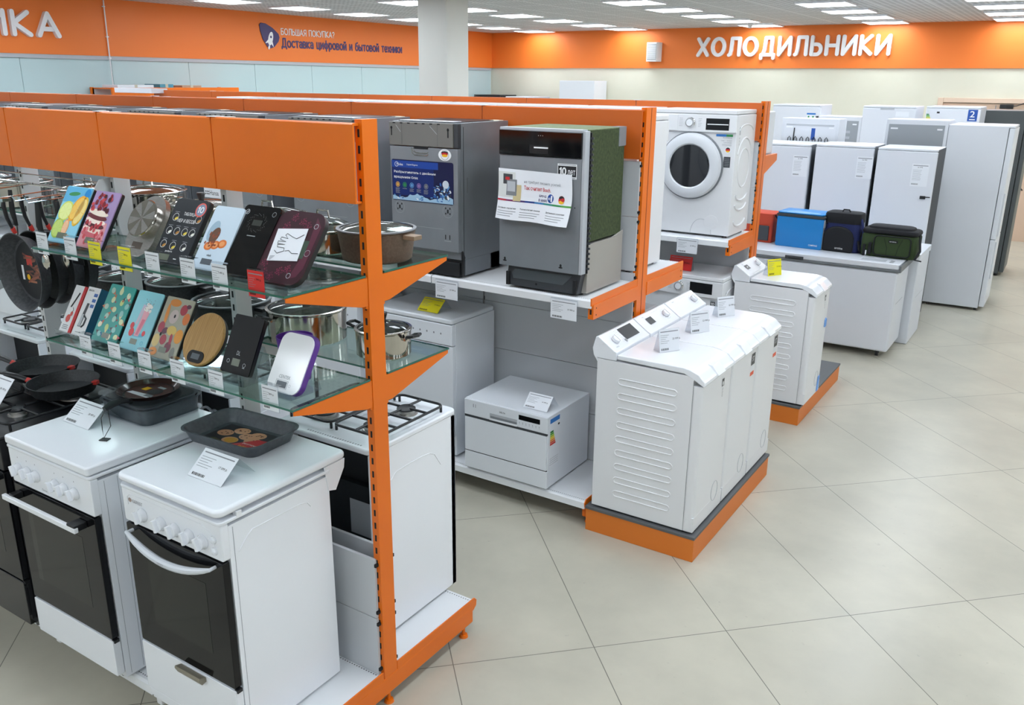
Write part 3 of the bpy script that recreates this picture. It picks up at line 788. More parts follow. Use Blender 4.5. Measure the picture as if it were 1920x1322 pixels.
SD = rear_stove('white gas cooker with black pan supports behind the orange end post', -.655, 1.645, .15, .515, .52, .82, cable=False)
SE = rear_stove('white gas cooker with coiled cable at its open back, behind the baking tins', -1.535, 1.75, .15, .5, .52, .82)
SF = rear_stove('white gas cooker behind the red-handled frying pans, grey back edge showing', -2.25, 1.74, .15, .5, .52, .8, cable=False)
SG = rear_stove('white gas cooker seen at the far left under the hanging frying pans', -3.05, 1.78, .15, .5, .54, .8, cable=False)

# ================================================================ DISHWASHERS ON THE MIDDLE RACK
def feet(o, w, y0, y1, h=.014, r=.016, M_=BLACKP):
    for sx in (-1, 1):
        for yy in (y0, y1): MB().cyl((sx * (w / 2 - .04), yy, 0), (sx * (w / 2 - .04), yy, h), r, M_, 12).build('foot', o)
NVY = mat('poster_navy', '#152A6B', .3); NVY2 = mat('poster_dark_navy', '#171B45', .3); BLUEP = mat('poster_blue', '#2E5FA8', .35); SPL = mat('poster_ice_blue', '#9FC3DE', .35); SPL2 = mat('poster_sky_blue', '#5C93C9', .35)
GOLDP = mat('print_gold', '#D9A441', .5); GRNP = mat('print_green', '#2E8B50', .5); PURP = mat('print_purple', '#8B6FA8', .5); REDPR = mat('print_red', '#C4242B', .5); GOLDF = mat('flag_gold', '#F0B91E', .5)
def german_flag(m, cx, cz, r, y=-.002):
    m.ell(cx, cz, r, r, WHITE, y + .0004); q = r * .72
    m.ell(cx, cz, q, q, REDPR, y)
    m.ell(cx, cz, q, q, INK, y - .0002, a0=20, a1=160, n=12); m.ell(cx, cz, q, q, GOLDF, y - .0002, a0=200, a1=340, n=12)
def dw_body(o, w, d, h, M_, ztoe=.09):
    m = MB(); W = w / 2
    m.box(-W, W, .03, d, .1, h, M_); m.box(-W, -W + .012, .06, d, .012, .1, M_); m.box(W - .012, W, .06, d, .012, .1, M_); m.box(-W, W, .3, d, .012, .1, M_)
    m.box(-W + .01, W - .01, .04, .3, .02, .1, BLACKP)
    return m.build('body', o, bevel=.002)
def dishwasher_a(label, x0, y0, z0, w=.46, d=.47, h=.815, poster=True):
    o = thing('builtin_dishwasher', label, 'dishwasher', (x0 + w / 2, y0, z0)); W = w / 2
    dw_body(o, w, d, h, ZINC)
    m = MB(); m.rbox(-W + .002, W - .002, .145, h - .13, 0, .03, .004, ZINC, 'y'); dr = m.build('door', o, bevel=.003)
    m = MB(); m.box(-W + .002, W - .03, -.004, .03, h - .125, h - .004, ZINCD); m.box(W - .028, W - .002, .002, .03, h - .125, h - .004, DKGREY); cp = m.build('control_panel', o, bevel=.002)
    m = MB()
    for xx in (-W + .02, W - .06):
        m.ell(xx, h - .035, .007, .008, HOLE, -.0046); m.rect(xx - .004, xx + .004, h - .075, h - .035, HOLE, -.0046)
    for xx in (-W + .09, W - .13): m.rect(xx, xx + .0015, h - .12, h - .01, DKGREY, -.0046)
    for xx in range(7): m.rect(-W + .03 + xx * .05, -W + .048 + xx * .05, h - .012, h - .006, HOLE, -.0046)
    m.poly([(-W + .05, h - .02), (-W + .053, h - .02), (-W + .085, h - .055), (-W + .082, h - .055)], LGREY, -.0047); m.poly([(W - .18, h - .02), (W - .177, h - .02), (W - .13, h - .06), (W - .133, h - .06)], LGREY, -.0047)
    m.build('moulded_marks', cp)
    m = MB(); zc = h - .16
    m.box(-.06, .035, -.001, .004, h - .14, h - .125, HOLE)
    for e in (0, .012): m.tube([(-.065 - e, -.002, h - .135), (-.062 - e, -.002, zc + .01 - e), (-.045 - e, -.002, zc - e), (.025, -.002, zc - e), (.035, -.002, zc + .006 - e)], .0022, STEEL, 6)
    m.build('grip', dr)
    if poster:
        m = MB(T(0, -.0012, 0)); z1, z0_ = h - .2, h - .42; x0_, x1_ = -W + .012, W - .03
        m.prism(m.rr(x0_, x1_, z0_, z1, .012), -.0006, .0006, NVY2, 'y'); m.rect(x0_ + .005, x1_ - .13, z0_ + .03, z1 - .03, NVY, -.0008); m.rect(x0_ + .002, x1_ - .1, z1 - .042, z1 - .006, mat('poster_mid_blue', '#1C459C', .3), -.001)
        m.ring(x0_ + .035, z1 - .026, .013, .002, WHITE, -.0014); m.text('Midea', x0_ + .036, z1 - .032, .013, WHITE, -.0015); m.text('Серия Elegance', x0_ + .105, z1 - .031, .011, WHITE, -.0015)
        m.text('Разбрызгиватель с двойным', x0_ + .016, z1 - .075, .0165, WHITE, -.0015, w=.285, bold=.012); m.text('вращением Orbit', x0_ + .016, z1 - .103, .0165, WHITE, -.0015, w=.165, bold=.012)
        for k, c_ in enumerate((GOLDP, GRNP, SPL2, PURP, GREY)):
            cx = x0_ + .04 + k * .049; m.ring(cx, z1 - .134, .0145, .003, c_, -.0014); m.ell(cx, z1 - .134, .009, .009, c_, -.0013)
            for q in range((5, 1, 3, 3, 4)[k]): m.rect(cx - .016, cx + .014 - .004 * (q % 2), z1 - .156 - q * .006, z1 - .1535 - q * .006, INKG, -.0014)
        rnd = random.Random(3)
        pts = [(x0_ + .003, z0_ + .004)]; 
        for k in range(25): pts.append((x0_ + .003 + (x1_ - x0_ - .006) * k / 24, z0_ + .028 - .01 * math.sin(k * .5) + rnd.uniform(-.005, .007)))
        pts.append((x1_ - .003, z0_ + .004)); m.poly(pts, SPL, -.0011)
        for k in range(46):
            a, q = rnd.uniform(0, 6.28), rnd.uniform(0, 1) ** .6
            m.ell(x1_ - .075 + .06 * q * math.cos(a), z0_ + .06 + .05 * q * math.sin(a), rnd.uniform(.004, .014), rnd.uniform(.002, .007), rnd.choice((SPL, SPL2, BLUEP, WHITE, DKGREY)), -.0013 - k * .00001, rnd.uniform(0, 180), 8)
        for k in range(14): m.ell(x0_ + rnd.uniform(.01, .36), z0_ + rnd.uniform(.01, .03), .009, .003, rnd.choice((SPL2, WHITE, BLUEP)), -.0014, rnd.uniform(-30, 30), 8)
        m.ell(x1_ - .05, z0_ + .105, .021, .021, mat('poster_plate', '#CBD5DE', .4), -.002)
        m.build('advert_poster', dr)
        m = MB(); m.ell(W - .085, h - .163, .042, .03, WHITE, -.0012, n=24); m.ring(W - .085, h - .163, .026, .002, GREY, -.0013)
        m.ell(W - .085, h - .152, .022, .009, INK, -.0015); m.ell(W - .085, h - .158, .021, .008, REDPR, -.0016); m.ell(W - .085, h - .166, .019, .007, GOLDF, -.0017); m.build('oval_sticker', dr)
    m = MB()
    for xx in (-W + .06, W - .07):
        for a, b in ((-.014, .016), (.014, .016), (-.014, -.012), (.014, -.012)): m.ell(xx + a, .36 + b, .004, .0055, HOLE, -.0006, n=10)
        m.rect(xx - .005, xx + .005, .35, .37, HOLE, -.0006); m.ring(xx, .36, .034, .0012, LGREY, -.0007)
    m.rect(W - .09, W - .084, .21, .235, HOLE, -.0006); m.rect(W - .062, W - .056, .21, .235, HOLE, -.0006); m.rect(W - .095, W - .05, .2, .203, LGREY, -.0007)
    m.rect(-W + .09, W - .1, .262, .2635, LGREY, -.0007)
    m.build('fixing_holes', dr)
    m = MB(); m.box(-W + .02, W - .02, .05, .1, .08, .145, ZINC); m.box(-W + .01, W - .012, .02, .05, .01, .085, BLACKP); m.prism([(.03, .012), (.05, .012), (.05, .09), (.06, .11), (.04, .15), (.03, .15), (.03, .1)], W - .008, W + .001, BLACKP); m.build('plinth', o, bevel=.002)
    m = MB(); m.box(W, W + .0015, .045, .048, .11, h - .02, SEAM); m.rbox(.075, .085, h - .36, h - .28, W, W + .0012, .004, GREY, 'x'); m.build('side_trim', o)
    m = MB(); m.box(-W + .02, W - .03, .06, d - .03, h, h + .003, BLACKP); m.box(-W + .05, W - .05, .03, .1, h + .003, h + .005, PAPER); m.box(W - .06, W + .0, d - .1, d - .05, h + .0005, h + .004, mat('cream_paper', '#E9E3CC', .5)); m.build('top_cover', o)
    feet(o, w, .1, d - .05)
    return o
DWA = dishwasher_a('grey built-in dishwasher with navy advert poster on its door', -1.3, 2.63, 1.2555)
dishwasher_a('plain grey built-in dishwasher left of the one with the navy poster', -2.07, 2.63, 1.2555, .53, poster=False)
dishwasher_a('plain grey built-in dishwasher, third from the right among the plain ones on the middle rack', -2.9, 2.63, 1.2555, .6, poster=False)
m = MB(T(0, -.0052, 0)); m.rect(-.29, -.12, .285, .35, PAPER, 0); m.text('Hansa', -.235, .302, .03, INK, -.0004, w=.085)
for a_ in (-.28, -.265, -.25):
    for b_ in (.304, .319): m.rect(a_, a_ + .009, b_, b_ + .009, INK, -.0004)
HS = m.build('brand_sticker', [x for x in COL.objects if x.name.startswith('builtin_dishwasher')][-1])
dishwasher_a('plain grey built-in dishwasher near the left end of the visible upper shelf', -3.62, 2.63, 1.2555, .53, poster=False)
FELT = noisy('green_felt_insulation', '#2F3A20', '#465330', 60, .95, lo=.3, hi=.75, bump=.6)
FELTT = noisy('pale_green_felt', '#707C5C', '#7F8A6A', 60, .95)
def dishwasher_b(label, x0, y0, z0, w=.475, d=.46, h=.815):
    o = thing('builtin_dishwasher', label, 'dishwasher', (x0 + w / 2, y0, z0)); W = w / 2
    m = MB(); m.box(-W + .01, W - .005, .06, d - .02, .27, h - .012, FELT); m.box(-W + .01, W - .005, .06, d - .02, h - .012, h - .006, FELTT); m.build('insulation', o, bevel=.008, seg=3)
    m = MB(); m.box(-W + .005, W, .075, d, .012, .26, mat('bare_side_metal', '#A9A6A0', .4, .3)); m.prism([(d - .14, .26), (d, .26), (d, .285)], W - .006, W, mat('bare_side_metal', '#A9A6A0')); m.build('body', o, bevel=.003)
    m = MB(); m.box(W - .05, W - .001, d - .09, d - .01, h - .1, h - .004, GREY); m.build('hinge_block', o, bevel=.004)
    m = MB(); m.box(-W, W - .012, 0, .03, .12, h - .14, ZINC); m.box(W - .012, W + .004, .004, .05, .12, h - .012, LGREY); dr = m.build('door', o, bevel=.002)
    m = MB(); m.box(-W, W - .012, -.006, .03, h - .137, h - .02, BLACKG); m.box(-W, W - .01, .0, .05, h - .02, h - .006, LGREY); cp = m.build('control_panel', o, bevel=.002)
    m = MB(); m.rect(-.06, .045, h - .125, h - .085, BLACK, -.0065); m.rect(-.035, .045, h - .1, h - .093, WHITE, -.007)
    for k in range(3): m.ell(-.01 + .012 * k, h - .04, .0012, .0018, WHITE, -.007, n=8)
    m.build('recessed_grip', cp)
    m = MB()
    for k in range(26): m.box(W + .0045, W + .02, .052, .06, .14 + k * .025, .15 + k * .025, DKGREY)
    m.box(W + .0, W + .01, .055, .062, .12, h - .02, BLACKP); m.build('door_edge', o)
    m = MB(T(0, -.0006, 0)); a, b, c_, e = W - .14, W - .035, h - .235, h - .165
    m.rect(a, b, c_, e, WHITE); m.rect(a + .003, b - .003, c_ + .01, e - .01, INK, -.0008); stroke_text(m, '10', a + .013, c_ + .019, .031, .032, WHITE, r=.11, y=-.001, depth=.0004); m.text('лет', a + .055, c_ + .018, .024, WHITE, -.0012, w=.042, bold=.02)
    for zz in (c_ + .003, e - .006): m.rect(a + .005, b - .005, zz, zz + .003, INKG, -.0009)
    m.build('warranty_sticker', dr)
    # curling advert sheet
    m = MB(); n = 12; xw = .42; xs_ = -W - .002
    def cur(u, v):   # u across 0..1, v down 0..1
        return (xs_ + xw * u + .006 * math.sin(v * 3), -.006 - .03 * max(0, (v - .45)) ** 1.3 * 2 * (.4 + u) - .012 * math.sin(u * 9) * v - (.02 * (1 - u) * v), h - .205 - .245 * v - .01 * u)
    def sheet(u0, u1, v0, v1, M_, off, nu=12, nv=8):
        vs = []; fs = []
        for i in range(nu + 1):
            for j in range(nv + 1):
                p = cur(u0 + (u1 - u0) * i / nu, v0 + (v1 - v0) * j / nv); vs.append((p[0], p[1] - off, p[2]))
        for i in range(nu):
            for j in range(nv): a_ = i * (nv + 1) + j; fs.append((a_, a_ + 1, a_ + nv + 2, a_ + nv + 1))
        m.add(vs, fs, M_)
    sheet(0, 1, 0, 1, PAPER, 0)
    for k, c_ in enumerate(('#B3243B', '#7A2B5E', '#43296B', '#26458F', '#3D7FB8', '#2C8C86', '#2E8B50', '#4C9A3F')):
        sheet(k / 8, (k + 1) / 8 + .001, .6, .635, mat('rainbow_' + str(k), c_, .4), .0008, 2, 1)
    sheet(.0, .24, .06, .56, mat('print_pale_grey', '#D5D8D6', .5), .0008, 4, 4); sheet(.22, .32, .3, .62, mat('print_tan', '#C9B98C', .5), .001, 3, 3)
    sheet(.07, .2, .1, .3, DKGREY, .0012, 3, 3); sheet(.1, .16, .16, .22, REDPR, .0016, 2, 2); sheet(.12, .26, .2, .52, GREY, .0014, 3, 3); sheet(.13, .24, .24, .44, LGREY, .0018, 3, 3)
    def wtext(t, u, v, hh, M_, ww, bold=0):
        vs, fs, x0, x1, y0, y1 = text_geo(t, 2, bold, 0)
        out = []
        for q in vs: p = cur(u + ww * (q.x - x0) / (x1 - x0), v - hh * (q.y - y0) / (y1 - y0)); out.append((p[0], p[1] - .0026, p[2]))
        m.add(out, fs, M_)
    wtext('не требует лишних усилий.', .36, .26, .07, INKG, .5); wtext('Так считает Bosch.', .36, .38, .08, REDPR, .36, .01)
    wtext('БРЕНД', .56, .5, .05, NAVYS, .1, .02); wtext('В МИРЕ', .555, .58, .05, NAVYS, .12, .02)
    def disc(u, v, ru, rv, M_, off):
        vs = []
        for k in range(18): p = cur(u + ru * math.cos(k * PI / 9), v + rv * math.sin(k * PI / 9)); vs.append((p[0], p[1] - off, p[2]))
        m.add(vs, [tuple(range(18))], M_)
    disc(.72, .5, .043, .085, mat('badge_blue', '#1D4FA3', .4), .0016); wtext('1', .725, .56, .12, WHITE, .02, .03); wtext('NO.', .69, .53, .05, WHITE, .03, .02)
    disc(.87, .5, .04, .08, REDPR, .0016)
    disc(.87, .46, .034, .035, INK, .002); disc(.87, .545, .034, .033, GOLDF, .002)
    for k, u in enumerate((.02, .33, .68)):
        wtext(('Двойная гарантия', 'Технология сушки', 'Дистанционное управление')[k], u, .79, .035, INK, .26, .01)
        for q in range(3): sheet(u, u + .26 - .03 * q, .83 + .045 * q, .84 + .045 * q, INKG, .001, 3, 1)
    m.build('advert_sheet', dr)
    m = MB()
    for xx in (-W + .035, W - .11): m.ell(xx, .155, .006, .008, HOLE); m.ell(xx, .145, .012, .004, HOLE, -.0007)
    m.ell(W - .04, h - .37, .003, .003, HOLE); m.build('fixing_holes', dr)
    m = MB(); m.prism([(-W + .03, .012), (W - .03, .012), (W - .02, .07), (W - .01, .115), (-W + .04, .115), (-W + .03, .07)], .03, .09, DKGREY, 'y')
    m.prism([(-W + .07, .05), (W - .11, .05), (W - .08, .08), (W - .06, .105), (-W + .08, .105), (-W + .06, .08)], .027, .031, mat('slate_plastic', '#50575C', .4), 'y')
    for xx in (-W + .03, W - .05): m.box(xx, xx + .02, .018, .03, .014, .085, BLACKP)
    m.ell(-.03, .035, .006, .006, HOLE, .0295); m.build('plinth', o, bevel=.004)
    feet(o, w - .02, .1, d - .05)
    return o
for k, w_ in enumerate(('fifth', 'sixth', 'seventh', 'eighth', 'ninth')): dishwasher_a('plain grey built-in dishwasher, %s from the orange post, behind the hanging pans' % w_, -4.4 - .8 * k, 2.63, 1.2555, .56, poster=False)
DWB = dishwasher_b('built-in dishwasher with green felt side and curling white advert sheet', -.574, 2.62, 1.2555)
def freestanding_dw(label, x0, y0, z0, w=.6, d=.42, h=.85):
    o = thing('dishwasher', label, 'dishwasher', (x0 + w / 2, y0, z0)); W = w / 2
    m = MB(); m.box(-W, W, .03, d, .014, h - .03, ENAMEL2); m.build('body', o, bevel=.003)
    m = MB(); m.rbox(-W, W, -.004, d, h - .03, h, .02, ENAMEL2); m.build('worktop', o, bevel=.01, seg=3)
    m = MB(); m.box(-W + .001, W - .001, 0, .03, .14, h - .16, ENAMEL2); m.build('door', o, bevel=.004)
    m = MB(); m.box(-W + .001, W - .001, -.003, .03, h - .155, h - .033, ENAMEL2); cp = m.build('control_panel', o, bevel=.004)
    m = MB()
    for k in range(5): m.ell(W - .08 - .05 * k, h - .09, .005, .006, INKG, -.0035)
    m.rect(-W + .06, -W + .2, h - .12, h - .07, SEAML, -.0035); m.build('buttons', cp)
    m = MB(); m.box(-W + .01, W - .01, .04, .06, .02, .135, ENAMEL2); m.build('plinth', o)
    feet(o, w, .08, d - .05)
    return o
freestanding_dw('full-height white dishwasher under the shelf beside the compact one', -1.535, 2.69, .1505)
freestanding_dw('full-height white dishwasher under the middle rack, second from the right, behind the scales', -2.25, 2.69, .1505)
freestanding_dw('full-height white dishwasher under the middle rack, third from the right, seen through the glass shelves', -2.97, 2.69, .1505)
for k, w_ in enumerate(('fourth', 'fifth', 'sixth', 'seventh', 'eighth')): dup([x for x in COL.objects if x.name == 'dishwasher'][0], (-3.4 - .8 * k, 2.69, .1505), 'full-height white dishwasher under the middle rack, %s from the right, behind the left bays' % w_)
def tabletop_dw(label, x0, y0, z0, w=.545, d=.47, h=.43):
    o = thing('compact_dishwasher', label, 'dishwasher', (x0 + w / 2, y0, z0)); W = w / 2
    m = MB(); m.box(-W, W, .012, d, .012, h, ENAMEL2); m.build('body', o, bevel=.004)
    m = MB(); m.box(-W, W, 0, .014, h - .095, h - .004, ENAMEL2); cp = m.build('control_panel', o, bevel=.002)
    m = MB(); m.box(-W + .001, W - .004, .001, .02, h - .108, h - .095, DKGREY); m.build('trim_strip', o)
    m = MB(); m.box(-W + .002, W - .006, 0, .014, .118, h - .11, ENAMEL2); m.build('door', o, bevel=.002)
    m = MB(); m.box(-W + .001, W - .004, .004, .016, .112, .117, HOLE); m.box(-W, W, 0, .02, .012, .112, ENAMEL2); m.build('plinth', o, bevel=.002)
    m = MB(); m.rect(-.1, .08, h - .09, h - .055, LGREY); m.rect(-.095, .078, h - .085, h - .07, GREY, -.0008); m.box(-.1, .08, -.004, 0, h - .094, h - .084, WPLAST); m.build('grip', cp)
    MB().rect(.09, .225, h - .05, h - .022, BLACKG).build('display', cp); m = MB()
    for k in range(7): m.ell(.095 + k * .021, h - .066, .002, .003, INKG); m.rect(.093 + k * .021, .098 + k * .021, h - .075, h - .073, INKG)
    m.text('DELTA', -.035, h - .04, .009, INK, -.001, bold=.02); m.rect(-W + .06, -W + .064, h - .045, h - .025, INKG); m.rect(-W + .075, -W + .078, h - .045, h - .025, INKG)
    m.build('printed_marks', cp)
    m = MB(T(W + .0008, 0, 0) @ RIGHT); a, b, c_, e = .02, .13, .13, h - .015
    m.rect(a, b, c_, e, PAPER, 0); m.rect(a + .006, b - .003, e - .03, e - .004, mat('label_blue', '#2C77C4', .4), -.0004)
    for k, cc in enumerate(('#1E7A3A', '#5FAE3B', '#B9CC33', '#F2D22E', '#EE9A2A', '#E2572A', '#CF2A2A')):
        z_ = e - .085 - .012 * k; m.rect(a + .008, a + .042 + .004 * k, z_, z_ + .0105, mat('energy_' + str(k), cc, .4), -.0004)
    m.ell(b - .012, e - .055, .01, .006, INK, -.0004)
    for k in range(4): m.rect(a + .008, b - .01, c_ + .012 + .012 * k, c_ + .0135 + .012 * k, INKG, -.0004)
    m.build('energy_label', o)
    feet(o, w, .05, d - .05)
    return o
TDW = tabletop_dw('compact white tabletop dishwasher with energy label on its side', -.818, 2.64, .1505)

# ================================================================ WASHING MACHINES
DISP = mat('display_black', '#101216', .35, spec=.3)
DOORG = mat('washer_door_glass', '#14171B', .04, coat=1)
def front_loader(label, x0, y0, z0, w=.6, d=.4, h=.845, style='bosch', rz=0, relief=True, dr_r=.215, simple=False):
    xc = x0 + w / 2
    o = thing('washing_machine', label, 'washing machine', (xc, y0, z0), rz); W = w / 2
    m = MB(); m.box(-W, W, .012, d, .014, h - .03, ENAMEL3); m.build('body', o, bevel=.008, seg=3)
    m = MB(); m.rbox(-W + .002, W - .002, -.004, d, h - .028, h, .012, ENAMEL3); m.build('top_panel', o, bevel=.006)
    m = MB(); m.box(-W + .001, W - .001, -.008, .012, h - .145, h - .03, ENAMEL3); cp = m.build('control_panel', o, bevel=.004)
    if not simple:
        m = MB(); m.lathe([(.034, 0), (.034, -.008), (.03, -.012), (.028, -.02), (0, -.02)], CHROME, c=(-.02, -.008, h - .085), n=28, axis='y'); m.lathe([(.022, -.02), (.022, -.024), (0, -.024)], ENAMEL, c=(-.02, -.008, h - .085), n=24, axis='y'); m.build('dial', cp)
        m = MB()
        if style == 'bosch': m.rect(.09, .25, h - .13, h - .055, DISP, -.0086); m.rect(.1, .245, h - .096, h - .09, WHITE, -.009)
        else: m.rect(.06, .225, h - .12, h - .045, DISP, -.0086)
        m.build('display', cp); m = MB()
        for k in range(6): m.rect(-.1, -.075, h - .06 - .01 * k, h - .0585 - .01 * k, INKG, -.0086); m.rect(.035, .06 - .004 * (k % 3), h - .06 - .01 * k, h - .0585 - .01 * k, INKG, -.0086)
        m.build('printed_marks', cp)
    m = MB(); m.box(-W + .006, -W + .19, -.011, -.006, h - .14, h - .035, ENAMEL3); dd = m.build('detergent_drawer', cp, bevel=.003)
    if style == 'bosch': m = MB(); m.text('BOSCH', -W + .05, h - .072, .016, INKG, -.0115, bold=.01); m.build('lettering', dd)
    cz = .475 if style == 'bosch' else .43; q = dr_r
    m = MB(); m.lathe([(q, .0), (q + .004, -.012), (q - .004, -.034), (q - .03, -.044), (q - .065, -.04), (q - .075, -.03), (q - .078, -.008)], mat('door_ring_plastic', '#DADDE2', .3), c=(0, .004, cz), n=48, axis='y'); dr = m.build('door', o)
    m = MB(); m.lathe([(q - .074, -.03), (q - .085, -.022), (q - .13, -.012), (.03, .0), (0, .0)], DOORG, c=(0, .0, cz), n=40, axis='y'); m.build('door_glass', dr)
    m = MB(); m.lathe([(q + .012, .008), (q + .012, -.002), (q + .003, -.004)], GREY, c=(0, .004, cz), n=48, axis='y'); m.build('door_gap_ring', o)
    if not simple:
        m = MB(); m.lathe([(.05, .012), (.05, .0095), (.047, .009), (0, .009)], ENAMEL3, c=(.17, 0, .1), n=24, axis='y')
        m.tube([(.1 + .075 * math.cos(R(a)), .0115, .02 + .1 * math.sin(R(a))) for a in range(0, 181, 12)], .0015, LGREY, 5); m.build('filter_cover', o)
        m = MB()
        if style == 'bosch':
            X = W - .03; y = .0105
            m.rect(X - .11, X - .04, h - .17, h - .155, mat('label_blue', '#2C77C4', .4), y); m.rect(X - .04, X + .005, h - .17, h - .155, GRNP, y)
            m.text('EcoSilence', X - .06, h - .18, .008, INKG, y, w=.06); m.text('Очень эффективный', X - .075, h - .2, .008, INKG, y, w=.075); m.text('и долговечный', X - .055, h - .212, .008, INKG, y, w=.055)
            for k in range(3): m.rect(X - .065, X - .0, h - .219 - .005 * k, h - .218 - .005 * k, INKG, y)
            german_flag(m, X - .022, h - .255, .022, y - .001); m.rect(X - .045, X + .0, h - .37, h - .3, DKGREY, y)
            for k in range(5): m.rect(X - .04, X - .006, h - .36 + .011 * k, h - .356 + .011 * k, GREY, y - .0003)
        else:
            X = W - .05; y = .0105
            m.rect(X - .04, X, h - .21, h - .16, LGREY, y); m.rect(X - .036, X - .004, h - .206, h - .172, DKGREY, y - .0002); stroke_text(m, '10', X - .031, h - .198, .018, .02, WHITE, r=.1, y=y - .0004, depth=.0003)
        m.build('stickers', o)
    if relief:
        m = MB(); x = W
        def arc(cy, cz_, ry, rz_, a0, a1, r): m.tube([(x, cy + ry * math.cos(R(a)), cz_ + rz_ * math.sin(R(a))) for a in range(a0, a1 + 1, 12)], r, ENAMEL3, 7)
        arc(d * .5, h * .55, d * .28, .13, 0, 360, .005); arc(d * .5, h * .55, d * .4, .2, 20, 160, .006); arc(d * .5, h * .35, d * .3, .05, 190, 350, .008); arc(d * .5, h * .27, d * .3, .05, 190, 350, .008); arc(d * .5, h * .14, d * .3, .05, 190, 350, .008); arc(d * .5, h * .83, d * .36, .05, 10, 170, .005)
        m.build('side_relief', o)
        m = MB(T(W + .0006, 0, 0) @ RIGHT); m.rect(.06, .085, h - .16, h - .11, LGREY, 0)
        for k in range(3): m.ring(.073, h - .18 - .02 * k, .006, .002, INKG, 0, n=8)
        m.build('side_sticker', o)
    feet(o, w, .05, d - .04)
    return o
front_loader('white front-loading washer with black display at the end of the upper shelf', -.67, 4.66, 1.2655)
front_loader('white front-loading washer with badge 10 on the base shelf under the upper washer', -.655, 4.62, .1505, style='lg', dr_r=.2, d=.43)
W0 = front_loader('white front-loader directly left of the black-display washer on the far upper shelf', -1.33, 4.66, 1.2655, simple=True)
for k in range(1, 7):
    dup(W0, (-1.03 - .65 * k, 4.66, 1.2655), 'white front-loader on the far upper shelf, %s places left of the black-display washer' % ['two', 'three', 'four', 'five', 'six', 'seven'][k - 1], group='washing machines on the far upper shelf')
W0['group'] = 'washing machines on the far upper shelf'
V0 = front_loader('white washing machine facing away, right end behind the middle orange post', -.74, 3.70, 1.2555, w=.6, d=.4, h=.85, simple=True, rz=180, relief=False)
V0['group'] = 'washing machines along the back of the middle rack'
for k in range(1, 9):
    dup(V0, (-.44 - .66 * k, 3.70, 1.2555), 'white washing machine on the back of the middle rack, number %s from the right end' % ['two', 'three', 'four', 'five', 'six', 'seven', 'eight', 'nine'][k - 1], group='washing machines along the back of the middle rack')
for k, xx in enumerate((-.75, -1.42)):
    o = front_loader('white washing machine on the floor shelf behind the middle rack, %s' % ('beside the top-loaders' if k == 0 else 'left of its neighbour'), xx, 3.72, .1505, d=.42, h=.84, simple=True, rz=180, relief=False)

